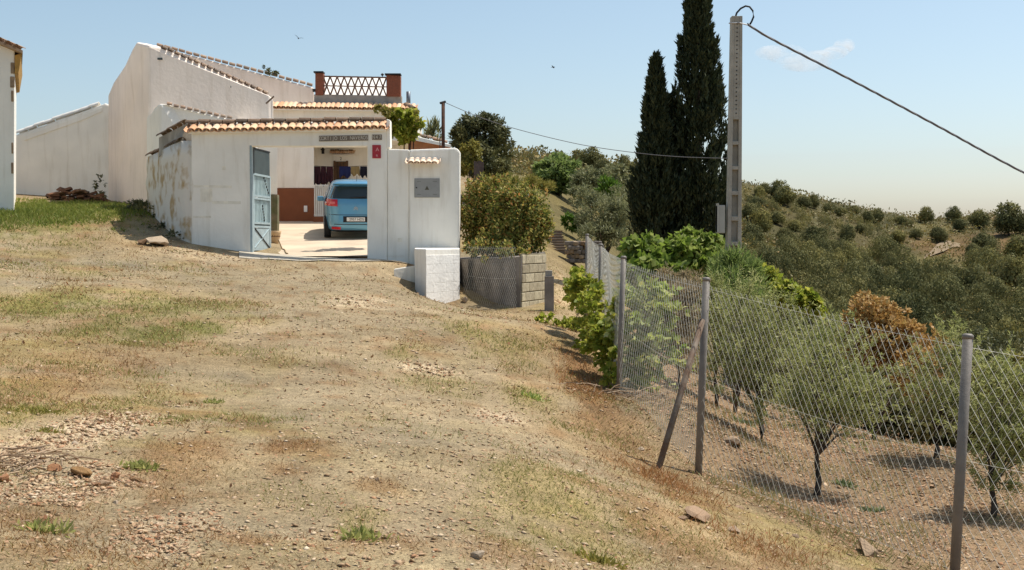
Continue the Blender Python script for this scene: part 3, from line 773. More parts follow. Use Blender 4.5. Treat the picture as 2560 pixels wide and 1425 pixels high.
# low shed behind the pier
sh = thing("tiled_shed", "low shed with white verge and clay wall behind the pier", "shed", P(1075, 370, 36))
wall(sh, [(1020, 420, 36), (1125, 420, 36), (1125, 366, 36), (1040, 345, 36), (1020, 345, 36)], 2.0, "wall", plain("clay_render", rgb(176, 116, 76), .9, var=.15, scale=4), bevel=.01)
MB().prism([P(1036, 340, 35.9), P(1128, 362, 35.9), P(1128, 369, 35.9), P(1036, 351, 35.9)], (-.1, .3, .05)).build("verge", M_white, sh, bevel=.01)
run_tiles(sh, P(1042, 338, 36.4), P(1120, 357, 36.4), 6, .10, M_tilegrey)

# ------------------------------------------------------------------ car in the yard
car = thing("parked_car", "blue hatchback people carrier parked in the courtyard, seen from behind", "car", (0, 0, 0))
LV = [(.20, .16, 4.15, .76), (.27, .04, 4.38, .86), (.40, -.01, 4.46, .895), (.56, .0, 4.47, .905), (.72, .045, 4.45, .91), (.90, .06, 4.3, .912), (1.0, .08, 3.75, .905), (1.1, .12, 3.45, .885), (1.25, .20, 3.1, .83), (1.40, .29, 2.8, .765), (1.53, .37, 2.5, .70), (1.60, .43, 2.3, .655), (1.65, .62, 2.05, .55), (1.68, .95, 1.7, .30)]
def lev(z):
    for a, b in zip(LV[:-1], LV[1:]):
        if z <= b[0]:
            t = max(0, (z - a[0]) / (b[0] - a[0])); return [a[i] + (b[i] - a[i]) * t for i in range(4)]
    return list(LV[-1])
def rear(x, z, off=0.0):
    _, yr, yf, w = lev(z); s = min(1, abs(x) / w)
    L = (yf - yr) / 2; n = 4.2
    return Vector((x, (yr + L) - L * max(0, (1 - s ** n)) ** (1 / n) - off, z))
cb = MB(); K = 48; vs = []; fs = []
for (z, yr, yf, w) in LV:
    L = (yf - yr) / 2
    for k in range(K):
        t = 2 * math.pi * k / K; c, s = math.cos(t), math.sin(t); e = 2 / 4.2
        vs.append((w * math.copysign(abs(c) ** e, c), yr + L + L * math.copysign(abs(s) ** e, s), z))
for i in range(len(LV) - 1):
    for k in range(K): fs.append((i * K + k, i * K + (k + 1) % K, (i + 1) * K + (k + 1) % K, (i + 1) * K + k))
fs += [tuple(range(K - 1, -1, -1)), tuple((len(LV) - 1) * K + k for k in range(K))]
cb.add(vs, fs)
m, nt, bs, out = _new("car_paint")
bs.inputs["Base Color"].default_value = (*rgb(96, 156, 188), 1); bs.inputs["Metallic"].default_value = .35; bs.inputs["Roughness"].default_value = .32; bs.inputs["Coat Weight"].default_value = .6; bs.inputs["Coat Roughness"].default_value = .08
M_car = m
m, nt, bs, out = _new("car_glass")
bs.inputs["Base Color"].default_value = (.025, .035, .035, 1); bs.inputs["Roughness"].default_value = .06; bs.inputs["Specular IOR Level"].default_value = .6
M_glass = m
m, nt, bs, out = _new("lamp_red")
bs.inputs["Base Color"].default_value = (*rgb(190, 24, 34), 1); bs.inputs["Roughness"].default_value = .15; bs.inputs["Coat Weight"].default_value = .6
M_lamp = m
CY = math.radians(9.5); CPch = math.atan(.09)
CR = Matrix.Rotation(CY, 4, 'Z') @ Matrix.Rotation(CPch, 4, 'X')
cpos = Vector((atpx(890, 33.6), 33.6, cz(33.6) + .0))
car.location = cpos; car.rotation_euler = CR.to_euler()
def cpart(b, name, mat, smooth=True, parent=None, bevel=0):
    o = bpy.data.objects.new(name, b.mesh(name, smooth)); COL.objects.link(o); o.data.materials.append(mat); o.parent = parent or car
    if bevel:
        bv = o.modifiers.new("bevel", 'BEVEL'); bv.width = bevel; bv.segments = 2
    return o
body = cpart(cb, "body", M_car)
def skin(x0f, x1f, z0, z1, off=.006, nx=20, nz=8):
    """patch on the rear surface; x limits as functions of height"""
    b = MB(); vs = []; fs = []
    for j in range(nz + 1):
        z = z0 + (z1 - z0) * j / nz; a, c = x0f(z), x1f(z)
        for i in range(nx + 1): vs.append(rear(a + (c - a) * i / nx, z, off))
    for j in range(nz):
        for i in range(nx): fs.append((j * (nx + 1) + i, j * (nx + 1) + i + 1, (j + 1) * (nx + 1) + i + 1, (j + 1) * (nx + 1) + i))
    b.add(vs, fs); return b
cpart(skin(lambda z: -(.80 - (z - 1.17) * .42), lambda z: (.80 - (z - 1.17) * .42), 1.17, 1.52), "rear_window", M_glass)
sp_ = MB(); sp_.box((0, .33, 1.575), (1.28, .22, .035), (-.2, 0, 0)); cpart(sp_, "spoiler", M_car, False, bevel=.012)
for s in (-1, 1):
    tl = cpart(skin(lambda z, s=s: s * (.88 if s < 0 else .52), lambda z, s=s: s * (.52 if s < 0 else .88), .95, 1.15, .016, 12, 6), "tail_light", M_lamp)
    cpart(skin(lambda z, s=s: s * .66 - .07, lambda z, s=s: s * .66 + .07, 1.02, 1.08, .022, 6, 3), "lens", plain("lamp_pink", rgb(228, 120, 120), .2) if "lamp_pink" not in MATS else MATS["lamp_pink"], True, tl)
    cpart(skin(lambda z, s=s: s * .56 - .13, lambda z, s=s: s * .56 + .13, .28, .36, .014, 8, 3), "fog_reflector", M_lamp)
    for (yy, sx) in ((.78, s), (3.55, s)):
        wh = MB(); wh.tube([(s * .90, yy, .32), (s * .895, yy, .32), (s * .70, yy, .32)], [.29, .32, .32], 24); t = cpart(wh, "wheel", M_black)
        rm = MB(); rm.tube([(s * .905, yy, .32), (s * .88, yy, .32)], .2, 18); cpart(rm, "rim", M_galv, True, t)
    mr = MB(); mr.box((s * 1.0, 2.75, 1.03), (.2, .1, .15)); cpart(mr, "wing_mirror", M_car, False, bevel=.03)
    sg = MB()
    zs = [1.06, 1.46]
    vs = []
    for z in zs:
        _, yr, yf, w = lev(z)
        for yy in (yr + .55, 1.6, yf - .55): vs.append((s * (w * .995 + .004), yy, z))
    sg.add(vs, [(0, 1, 4, 3), (1, 2, 5, 4)]); cpart(sg, "side_window", M_glass, False)
lip = skin(lambda z: -.90, lambda z: .90, .70, .715, .004, 24, 1); cpart(lip, "bumper_seam", M_dark)
lip = skin(lambda z: -.62, lambda z: .62, .425, .445, .004, 24, 1); cpart(lip, "hatch_seam", M_dark)
cpart(skin(lambda z: -.84, lambda z: .84, .20, .265, .008, 24, 2), "under_trim", M_black)
cpart(skin(lambda z: -.36, lambda z: .36, .50, .67, .004, 10, 3), "plate_recess", M_dark)
npb = MB(); npb.box((0, -.022, .585), (.52, .015, .11)); npl = cpart(npb, "number_plate", M_wpaint, False)
def ctext(s, loc, size, mat, parent, name, sx=1):
    c = bpy.data.curves.new(name, 'FONT'); c.body = s; c.size = size; c.align_x = 'CENTER'; c.align_y = 'CENTER'; c.extrude = .002; c.materials.append(mat)
    o = bpy.data.objects.new(name, textmesh(c, name)); COL.objects.link(o); o.parent = parent; o.location = loc; o.rotation_euler = (math.pi / 2, 0, 0); o.scale = (sx, 1, 1); return o
ctext("2957 HDS", (0.02, -.032, .583), .105, M_dark, npl, "plate_number", .95)
bdg = MB(); y0 = rear(0, .88).y - .012
for k in (0, .045):
    bdg.add([(-.06, y0, .84 + k), (0, y0, .885 + k), (.06, y0, .84 + k), (.06, y0, .86 + k), (0, y0, .908 + k), (-.06, y0, .86 + k)], [(0, 1, 4, 5), (1, 2, 3, 4)])
cpart(bdg, "badge", M_galv, False)
ae = MB(); ae.tube([(.05, .7, 1.66), (.05, .55, 1.82)], .007, 5); cpart(ae, "aerial", M_dark)
wp = MB(); wp.box((0.06, rear(0.06, 1.2).y - .02, 1.21), (.45, .02, .025), (0, -.1, 0)); cpart(wp, "wiper", M_dark, False)
# ------------------------------------------------------------------ foliage tools
def unit(n):
    v = RS.normal(size=(n, 3)); return v / np.linalg.norm(v, axis=1)[:, None]
def leaves(C, D, Nn, L, W, fold=0.0):
    """C base points, D directions, Nn side hints -> rhombic leaves (quads)"""
    S = np.cross(D, Nn); S /= np.linalg.norm(S, axis=1)[:, None] + 1e-9
    L = np.asarray(L)[:, None]; W = np.asarray(W)[:, None]
    a = C; b = C + D * L * .45 + S * W * .5; c = C + D * L; d = C + D * L * .45 - S * W * .5
    if fold:
        U = np.cross(S, D); b = b + U * W * fold; d = d + U * W * fold; c = c - U * L * fold * .4
    n = len(C)
    V = np.stack([a, b, c, d], 1).reshape(-1, 3)
    return V, np.arange(4 * n).reshape(n, 4)
def cloud(blobs, n, leaf, clump=.22, nclump=60, up=.2, out=.6, shell=.55, flat=1.0, seedmul=1, droop=0.0):
    """leaves gathered in clumps through a set of ellipsoids (centre, radii)"""
    vol = np.array([r[0] * r[1] * r[2] for c, r in blobs]) ** .8; vol /= vol.sum()
    ids = RS.choice(len(blobs), nclump, p=vol)
    cc = np.array([blobs[i][0] for i in ids], float); rr = np.array([blobs[i][1] for i in ids], float)
    u = unit(nclump); rad = shell + (1 - shell) * RS.rand(nclump) ** .6
    K = cc + u * rr * rad[:, None]
    cs = clump * (.5 + 1.0 * RS.rand(nclump)) * rr.mean(1)
    w = cs ** 1.5; w /= w.sum()
    k = RS.choice(nclump, n, p=w)
    off = unit(n) * (RS.rand(n) ** .5)[:, None] * cs[k][:, None]; off[:, 2] *= flat
    C = K[k] + off
    o = (C - cc[k]) / rr[k]; o /= np.linalg.norm(o, axis=1)[:, None] + 1e-6
    D = unit(n) + out * o + np.array([0, 0, up]) - np.array([0, 0, droop]); D /= np.linalg.norm(D, axis=1)[:, None]
    s = .6 + .8 * RS.rand(n)
    return leaves(C, D, unit(n) + o * .8 + np.array([0, 0, .5]), leaf[0] * s, leaf[1] * s, .15)
def roundcrown(blobs, n, leaf, rough=.12):
    """leaves lying over the outside of a crown, so that it shades as a lumpy round mass"""
    vol = np.array([r[0] * r[1] for c, r in blobs]); vol /= vol.sum()
    ids = RS.choice(len(blobs), n, p=vol); cc = np.array([blobs[i][0] for i in ids], float); rr = np.array([blobs[i][1] for i in ids], float)
    u = unit(n); C = cc + u * rr * (1 - .35 * RS.rand(n) ** 2 + rough * RS.normal(size=n))[:, None]
    o = u / rr; o /= np.linalg.norm(o, axis=1)[:, None]
    D = np.cross(o, unit(n)) + .35 * unit(n); D /= np.linalg.norm(D, axis=1)[:, None]
    s = .6 + .8 * RS.rand(n)
    return leaves(C, D, o + .45 * unit(n), leaf[0] * s, leaf[1] * s, .1)
def shoots(blobs, n, per, leaf, rise=.8, out=.7, wander=.45, length=(.6, 1.3), droop=0.0, core=.55):
    """leafy shoots that spring from inside the ellipsoids and arch outwards; also returns their axes for twigs"""
    vol = np.array([r[0] * r[1] * r[2] for c, r in blobs]) ** .6; vol /= vol.sum()
    ids = RS.choice(len(blobs), n, p=vol); cc = np.array([blobs[i][0] for i in ids], float); rr = np.array([blobs[i][1] for i in ids], float)
    u = unit(n); S = cc + u * rr * (core * RS.rand(n) ** .5)[:, None]
    D = u * out + np.array([0, 0, rise]) + unit(n) * wander; D /= np.linalg.norm(D, axis=1)[:, None]
    L = rr.mean(1) * RS.uniform(length[0], length[1], n)
    t = RS.rand(n, per) ** .8
    C = S[:, None] + D[:, None] * (L[:, None] * t)[..., None]; C[..., 2] -= droop * L[:, None] * t ** 2
    C = (C + RS.normal(size=C.shape) * .012).reshape(-1, 3); DD = np.repeat(D, per, 0) * .7 + unit(n * per) * .8; DD[:, 2] -= droop * .6; DD /= np.linalg.norm(DD, axis=1)[:, None]
    s = .6 + .7 * RS.rand(n * per)
    V, Fc = leaves(C, DD, unit(n * per) + np.array([0, 0, .6]), leaf[0] * s, leaf[1] * s, .15)
    E = S + D * L[:, None]; E[:, 2] -= droop * L
    return V, Fc, S, E
def twigs(S, E, r, name, mat, parent):
    A, B_ = S, E; D = B_ - A; D = D / (np.linalg.norm(D, axis=1)[:, None] + 1e-9); X = np.cross(D, np.array([.3, .9, .1])); X /= np.linalg.norm(X, axis=1)[:, None]; Y = np.cross(D, X); V = []
    for w in (0, 2.094, 4.189): o = (X * math.cos(w) + Y * math.sin(w)); V += [A + o * r, B_ + o * r * .3]
    n = len(A); V = np.stack(V, 1).reshape(-1, 3); i6 = np.arange(n)[:, None] * 6
    o = link(name, fast(name, V, np.concatenate([i6 + np.array([0, 1, 3, 2]), i6 + np.array([2, 3, 5, 4]), i6 + np.array([4, 5, 1, 0])])), mat, parent); o["kind"] = "stuff"
    return o
def limbs(base, tips, r0, k=6, wob=.06):
    b = MB()
    for t in tips:
        base = Vector(base); t = Vector(t); pts = []
        for i in range(6):
            f = i / 5; p = base.lerp(t, f); pts.append(p + Vector((random.uniform(-wob, wob), random.uniform(-wob, wob), 0)) * (0 < i < 5))
        b.tube(pts, [r0 * (1 - .75 * i / 5) for i in range(6)], k)
    return b
def plant(name, label, cat, base, blobs, n, leaf, mat, group=None, stem=None, nclump=60, stemmat=None, partname="foliage", stemname="stem", tips=None, **kw):
    t = thing(name, label, cat, base, group)
    V, Fc = cloud(blobs, n, leaf, nclump=nclump, **kw)
    link(partname, fast(partname, V, Fc), mat, t)
    if stem:
        tips = tips or [Vector(blobs[i][0]) + Vector((0, 0, blobs[i][1][2] * .3)) for i in range(min(5, len(blobs)))]
        limbs(base, tips, stem).build(stemname, stemmat or M_bark, t, smooth=True)
    return t

ML_olive = leafmat("olive_leaf", [rgb(134, 142, 76), rgb(158, 162, 98), rgb(182, 182, 124), rgb(142, 150, 82), rgb(196, 194, 142)], .42)
ML_grn = leafmat("fig_leaf", [rgb(100, 124, 44), rgb(134, 152, 66), rgb(116, 138, 52), rgb(166, 174, 100), rgb(80, 102, 38)], .45)
ML_vine = leafmat("vine_leaf", [rgb(132, 148, 50), rgb(162, 166, 64), rgb(110, 128, 44), rgb(190, 184, 84), rgb(146, 158, 58)], .5)
ML_vine2 = leafmat("vine_leaf_pale", [rgb(146, 164, 76), rgb(176, 184, 102), rgb(124, 146, 66), rgb(202, 206, 144), rgb(178, 172, 84)], .5)
ML_cyp = leafmat("cypress_scale", [rgb(46, 56, 36), rgb(60, 69, 45), rgb(54, 62, 40), rgb(80, 84, 56)], .15)
ML_hedge = leafmat("hedge_leaf", [rgb(82, 94, 44), rgb(110, 118, 52), rgb(70, 82, 40), rgb(148, 146, 68), rgb(182, 168, 88), rgb(178, 124, 72), rgb(92, 102, 46), rgb(202, 188, 110), rgb(116, 124, 54), rgb(98, 110, 50)], .4)
ML_oak = leafmat("oak_leaf", [rgb(82, 86, 58), rgb(98, 100, 68), rgb(112, 112, 78), rgb(90, 94, 62)], .2, patchy=.9)
ML_far = leafmat("far_oak_leaf", [rgb(98, 100, 66), rgb(122, 120, 80), rgb(110, 110, 72), rgb(138, 132, 92)], .25, .95, patchy=.13)
ML_scrub = leafmat("scrub_leaf", [rgb(118, 114, 68), rgb(140, 128, 78), rgb(106, 108, 66), rgb(152, 132, 84), rgb(128, 108, 72)], .2, patchy=.1)
ML_grey = leafmat("grey_shrub_leaf", [rgb(120, 122, 86), rgb(142, 142, 102), rgb(104, 110, 74), rgb(160, 158, 114)], .35)
ML_fresh = leafmat("fresh_leaf", [rgb(112, 132, 68), rgb(134, 150, 84), rgb(98, 118, 60), rgb(154, 164, 100)], .45)
ML_ylw = leafmat("yellow_leaf", [rgb(150, 140, 66), rgb(128, 126, 58), rgb(164, 150, 82), rgb(112, 114, 54)], .35)
ML_org = leafmat("rusty_leaf", [rgb(172, 134, 76), rgb(190, 152, 92), rgb(150, 114, 64), rgb(206, 174, 114), rgb(158, 134, 72)], .3)
ML_dry = leafmat("dry_twig", [rgb(160, 140, 110), rgb(136, 122, 92), rgb(178, 160, 126), rgb(120, 110, 82)], .35)

# ------------------------------------------------------------------ chain-link fence
fence = thing("chain_link_fence", "chain link fence on grey posts along the olive slope", "fence", P(1755, 1182, 11.9))
def post(px_t, py_t, px_b, py_b, y, r=.034, cap=True, bury=.3):
    t = P(px_t, py_t, y); bt = P(px_b, py_b, y); d = (t - bt).normalized()
    o = MB().tube([bt - d * bury, t], r, 12).build("post", M_post, fence, smooth=True)
    if cap: MB().tube([t - d * .03, t, t + d * .012], [r + .004, r + .004, r * .7], 12).build("post_cap", M_post, o, smooth=True)
    return bt, t
p4 = post(2420, 838, 2386, 1445, 9.3, .041)
p3 = post(1766, 696, 1746, 1182, 12.2, .039)
p2 = post(1559, 642, 1547, 986, 15.3, .036)
p1 = post(1502, 611, 1500, 800, 19.0, .034)
p0 = post(1468, 586, 1467, 780, 22.5, .034)
p5b = Vector((6.3, 8.5, gz(6.3, 8.5))); p5t = p5b + Vector((.1, 0, 2.0))
MB().tube([p5b - Vector((0, 0, .3)), p5t], .043, 12).build("post", M_post, fence, smooth=True)
bt = P(1640, 1188, 11.3); bt.z = gz(bt.x, bt.y) - .08
MB().tube([bt, P(1756, 800, 12.16)], .032, 10).build("brace", M_rod, fence, smooth=True)
def panel(b0, t0, b1, t1, cell=.084, rad=.0023, lift=.012, parent=fence, name="mesh_panel", mat=None):
    b0, t0, b1, t1 = map(Vector, (b0, t0, b1, t1))
    b0 = b0.lerp(t0, lift); b1 = b1.lerp(t1, lift); t0 = b0.lerp(t0, .965); t1 = b1.lerp(t1, .965)
    L = ((b1 - b0).length + (t1 - t0).length) / 2; Hh = ((t0 - b0).length + (t1 - b1).length) / 2
    def pt(u, v): return (b0.lerp(b1, u / L)).lerp(t0.lerp(t1, u / L), v / Hh)
    nrm = (b1 - b0).cross(t0 - b0).normalized()
    A = []; B = []; RA = []
    k = -int(Hh / cell) - 1
    slope = 1.6
    while k * cell < L + Hh:
        for s in (1, -1):
            # line u = c + s*v/slope clipped to the panel
            c = k * cell if s > 0 else k * cell
            v0, v1 = 0.0, Hh
            f = lambda v: c + s * v / slope
            us = sorted((f(v0), f(v1)))
            lo = (0 - c) * slope * s; hi = (L - c) * slope * s
            a, e = max(v0, min(lo, hi)), min(v1, max(lo, hi))
            if e - a > .02:
                seg = max(1, int((e - a) / .45))
                for i in range(seg):
                    q0 = a + (e - a) * i / seg; q1 = a + (e - a) * (i + 1) / seg
                    w = .006 * s
                    bulge0 = .02 * math.sin(f(q0) * 2.1 + q0 * 3); bulge1 = .02 * math.sin(f(q1) * 2.1 + q1 * 3)
                    A.append(pt(f(q0), q0) + nrm * (w + bulge0)); B.append(pt(f(q1), q1) + nrm * (w + bulge1)); RA.append(rad * (1.15 if s < 0 else .7))
        k += 1
    A = np.array([tuple(p) for p in A]); B = np.array([tuple(p) for p in B])
    D = B - A; D /= np.linalg.norm(D, axis=1)[:, None]
    X = np.cross(D, np.array(tuple(nrm))); Y = np.cross(D, X)
    V = []
    for w in (0, 2.094, 4.189):
        o = (X * math.cos(w) + Y * math.sin(w)) * np.array(RA)[:, None]; V += [A + o, B + o]
    n = len(A); V = np.stack(V, 1).reshape(-1, 3); i6 = np.arange(n)[:, None] * 6
    Fc = np.concatenate([i6 + np.array([0, 1, 3, 2]), i6 + np.array([2, 3, 5, 4]), i6 + np.array([4, 5, 1, 0])])
    o = link(name, fast(name, V, Fc), mat or M_wire, parent)
    for f in (.02, .5, .985):
        pts = [b0.lerp(t0, f).lerp(b1.lerp(t1, f), i / 10) - Vector((0, 0, .03 * math.sin(math.pi * i / 10))) for i in range(11)]
        MB().tube(pts, .0015, 4).build("tension_wire", M_wire, o)
    return o
panel(p4[0], p4[1], p5b, p5t); panel(p3[0], p3[1], p4[0], p4[1]); panel(p2[0], p2[1], p3[0], p3[1]); panel(p1[0], p1[1], p2[0], p2[1]); panel(p0[0], p0[1], p1[0], p1[1])

# ------------------------------------------------------------------ retaining wall, post, steps
rw = thing("retaining_wall", "grey retaining wall under the leafy hedge beside the white pillar", "wall", P(1260, 775, 26))
zt = P(1300, 640, 25.8).z
def vert(px, y, z): return Vector((atpx(px, y), y, z))
zb0 = -.5
q0, q1, q2 = vert(1150, 28.6, zb0), vert(1298, 25.9, zb0), vert(1362, 27.3, zb0)
tl = P(1160, 648, 28.6).z; t1_ = P(1309, 642, 25.95).z; t2_ = P(1362, 632, 27.3).z
q3 = vert(1362, 30.5, zb0); q4 = vert(1150, 31.5, zb0)
b = MB(); tops = [tl, t1_, t2_, t2_, tl]; qs = [q0, q1, q2, q3, q4]
tp = [Vector((q.x + (.06 if i == 1 else 0), q.y + (.05 if i in (0, 1) else 0), z)) for i, (q, z) in enumerate(zip(qs, tops))]
b.add(qs + tp, [(0, 1, 6, 5), (1, 2, 7, 6), (2, 3, 8, 7), (3, 4, 9, 8), (4, 0, 5, 9), (5, 6, 7, 8, 9)])
b.build("core", M_concd, rw)
u = (q2 - q1); Lr = u.length; u.normalize(); nr_ = Vector((u.y, -u.x, 0))
M_mort = plain("mortar", rgb(150, 140, 118), .95, var=.15)
M_blk = perpiece("grey_block", [rgb(188, 176, 148), rgb(172, 160, 136), rgb(200, 188, 160), rgb(164, 152, 128)], bump=.5)
MB().prism([q1 + u * .05 + nr_ * .02, q2 + nr_ * .02, Vector((q2.x, q2.y, t2_ - .01)) + nr_ * .02, Vector((q1.x, q1.y, t2_ - .01)) + u * .1 + nr_ * .02], nr_ * -.05).build("mortar_bed", M_mort, rw)
z = -.2; row = 0
while z < t2_ - .1:
    edges = [0.06 + .03 * z] + [e for e in ((.5, 1.0) if row % 2 else (.28, .78, 1.28)) if e < Lr - .12] + [Lr]
    for a, c in zip(edges[:-1], edges[1:]):
        mm = q1 + u * ((a + c) / 2); hh = min(.2, t2_ - z)
        mm.z = z + hh / 2
        MB().box(mm + nr_ * .02, (c - a - .012, .05, hh - .012), (0, 0, math.atan2(u.y, u.x))).build("block", M_blk, rw, bevel=.008)
    z += .21; row += 1
# rusty sheet and netting hung before the shaded face
MB().prism([vert(1156, 28.2, -.3), vert(1170, 27.95, -.3), vert(1170, 27.95, tl), vert(1156, 28.2, tl)], (.02, .04, 0)).build("rusty_stake", M_concd, rw)
panel(vert(1160, 27.5, .05), vert(1160, 27.5, 1.5), vert(1290, 25.5, .05), vert(1290, 25.5, 1.5), cell=.09, parent=rw, name="netting", rad=.002)
cpst = thing("concrete_post", "short grey concrete gatepost at the drive beside the block wall", "post", P(1372, 775, 25.2))
b = MB(); c = P(1373, 770, 25.2); zt_ = P(1373, 690, 25.2).z
b.box((c.x, c.y, (zt_ + c.z - .3) / 2), (.20, .22, zt_ - c.z + .3)); b.build("shaft", M_concd, cpst, bevel=.012)
MB().box((c.x - .01, c.y + .02, zt_ + .06), (.15, .15, .12)).build("head", M_conc, cpst, bevel=.01)
st = thing("garden_steps", "flight of weathered garden steps climbing the bank behind the hedge", "steps", P(1395, 620, 38))
M_stepw = plain("step_wood", rgb(128, 110, 90), .9, var=.2, scale=8, bump=.3)
for i in range(8):
    q = P(1392 - i * .6 + (i % 2), 621 - i * 6.6, 37.5 + i * .38)
    MB().box(q + Vector((0, .2, -.05)), (.62 - i * .02, .40, .06)).build("tread", M_stepw, st, bevel=.01)
    MB().box(q + Vector((0, .14, -.14)), (.56 - i * .02, .3, .11)).build("riser", M_concd, st)
tw = thing("terrace_wall", "dark dry stone terrace wall right of the garden steps", "wall", P(1440, 640, 37))
random.seed(3)
for r_ in range(5):
    for k in range(9):
        q = P(1418 + k * 10 + (r_ % 2) * 5, 652 - r_ * 11, 36.8 + random.uniform(-.1, .1))
        MB().box(q, (.14 + random.uniform(-.02, .03), .3, .13), (random.uniform(-.1, .1), random.uniform(-.1, .1), random.uniform(-.2, .2))).build("stone", M_stone if random.random() < .3 else M_concd, tw, bevel=.03)

# ------------------------------------------------------------------ utility pole
pole = thing("utility_pole", "tall grey concrete utility pole with recessed panels by the cypresses", "utility pole", G(atpx(1832, 25), 25))
zb_ = gz(atpx(1832, 25), 25) - .5; ztp = P(1836, 42, 25).z
cxb, cxt = atpx(1831, 25), atpx(1836, 25)
def pw(z): return .36 + (.225 - .36) * (z - zb_) / (ztp - zb_)
def pcx(z): return cxb + (cxt - cxb) * (z - zb_) / (ztp - zb_)
# solid web plus two flanges and rungs leaving recesses
holes = [(P(0, a, 25).z, P(0, c, 25).z) for a, c in ((354, 300), (416, 363), (478, 425), (541, 488), (604, 552), (670, 614))]
def trap(z0, z1, f0, f1, y0, y1):
    v = []
    for z in (z0, z1):
        w = pw(z); x = pcx(z); v += [(x + w * f0, y0, z), (x + w * f1, y0, z), (x + w * f1, y1, z), (x + w * f0, y1, z)]
    return v, [(0, 1, 2, 3), (7, 6, 5, 4), (0, 4, 5, 1), (1, 5, 6, 2), (2, 6, 7, 3), (3, 7, 4, 0)]
M_pole = plain("pole_concrete", rgb(170, 164, 152), .9, var=.14, scale=4, bump=.3, bscale=30)
b = MB()
b.add(*trap(zb_, ztp, -.5, -.24, 24.88, 25.12)); b.add(*trap(zb_, ztp, .24, .5, 24.881, 25.119))
b.add(*trap(zb_, ztp - .001, -.239, .239, 24.99, 25.04))
prev = zb_
for (z0, z1) in sorted(holes):
    if z0 > prev: b.add(*trap(prev, z0, -.2395, .2395, 24.885, 25.115))
    prev = z1
b.add(*trap(prev, ztp - .002, -.2395, .2395, 24.885, 25.115))
b.build("shaft", M_pole, pole, bevel=.008)
for i in range(22):
    z = P(0, 62 + i * 10.6, 25).z
    MB().tube([(pcx(z), 24.879, z), (pcx(z), 24.884 - .012, z)], .014, 8).build("bolt_hole", M_dark, pole)
q = P(1801, 548, 25); MB().box(q + Vector((0, 0, 0)), (.17, .2, .6)).build("junction_box", plain("pvc_grey", rgb(176, 174, 164), .6, var=.05), pole, bevel=.012)
MB().box(q + Vector((-.07, -.02, .03)), (.03, .2, .62)).build("box_edge", MATS["pvc_grey"], pole)
MB().tube([P(1822, 58, 24.86), P(1848, 57, 24.86), P(1868, 62, 24.9)], .014, 6).build("bracket", M_galv, pole)
lpts = [P(*a) for a in ((1838, 44, 25), (1842, 32, 25), (1852, 21, 25), (1864, 15, 25), (1874, 17, 25), (1882, 27, 25), (1884, 42, 25), (1879, 54, 25), (1874, 62, 25))]
MB().tube(lpts, .02, 8).build("cable_loop", M_dark, pole, smooth=True)
# bundled cable to the valley
def cable(name, label, pts, r, mat, strands=3, twist=9.0):
    n = 150; out = []
    pts = [Vector(p) for p in pts]
    b = MB()
    cum = [0]
    for a, c in zip(pts[:-1], pts[1:]): cum.append(cum[-1] + (c - a).length)
    def at(s):
        for i in range(len(pts) - 1):
            if s <= cum[i + 1] or i == len(pts) - 2:
                t = (s - cum[i]) / (cum[i + 1] - cum[i])
                p0_ = pts[max(i - 1, 0)]; p1_ = pts[i]; p2_ = pts[i + 1]; p3_ = pts[min(i + 2, len(pts) - 1)]
                return .5 * ((2 * p1_) + (p2_ - p0_) * t + (2 * p0_ - 5 * p1_ + 4 * p2_ - p3_) * t * t + (3 * p1_ - p0_ - 3 * p2_ + p3_) * t ** 3)
    for k in range(strands):
        b.tube([at(cum[-1] * i / n) + Vector((0, math.cos(i * twist / 10 + k * 2.09), math.sin(i * twist / 10 + k * 2.09))) * (r * .9 if strands > 1 else 0) for i in range(n + 1)], r, 5)
    return tag(b.build(name, mat, smooth=True), label, "cable")
M_cab = plain("cable_grey", rgb(112, 110, 112), .6, var=.1)
cable("power_cable", "thick twisted power cable falling right from the pole top", [P(1868, 60, 24.95), P(1930, 98, 25.0), P(2130, 201, 25.4), P(2340, 313, 26), P(2560, 432, 26.6), P(2900, 600, 28), P(3600, 900, 33)], .016, M_cab)
cable("service_wire", "thin wire slung from the rusty mast to the utility pole", [P(1110, 255, 30.0), P(1200, 293, 29.6), P(1300, 325, 29), P(1450, 361, 28.2), P(1590, 382, 27.2), P(1700, 392, 26.2), P(1822, 396, 25)], .008, M_cab, 1)
mast = thing("rusty_mast", "rusty steel mast rising behind the white pier", "mast", P(1108, 372, 29.4))
MB().tube([P(1108, 420, 29.6), P(1108, 256, 29.8)], .045, 12).build("tube", M_rust, mast, smooth=True)
MB().tube([P(1100, 258, 29.75), P(1114, 254, 29.8)], .03, 8).build("hook", M_dark, mast)
MB().tube([P(1100, 380, 29.6), P(1100, 322, 29.7)], .012, 6).build("conduit", M_dark, mast)
wsn = thing("wooden_screen", "weathered purple brown wooden screen among bushes on the bank", "screen", P(1197, 435, 41))
for i in range(5):
    q = P(1187 + i * 5, 430, 41); MB().box(q + Vector((0, random.uniform(-.01, .01), -.1 + random.uniform(-.04, .04))), (.065, .03, .95)).build("board", M_gwood, wsn)
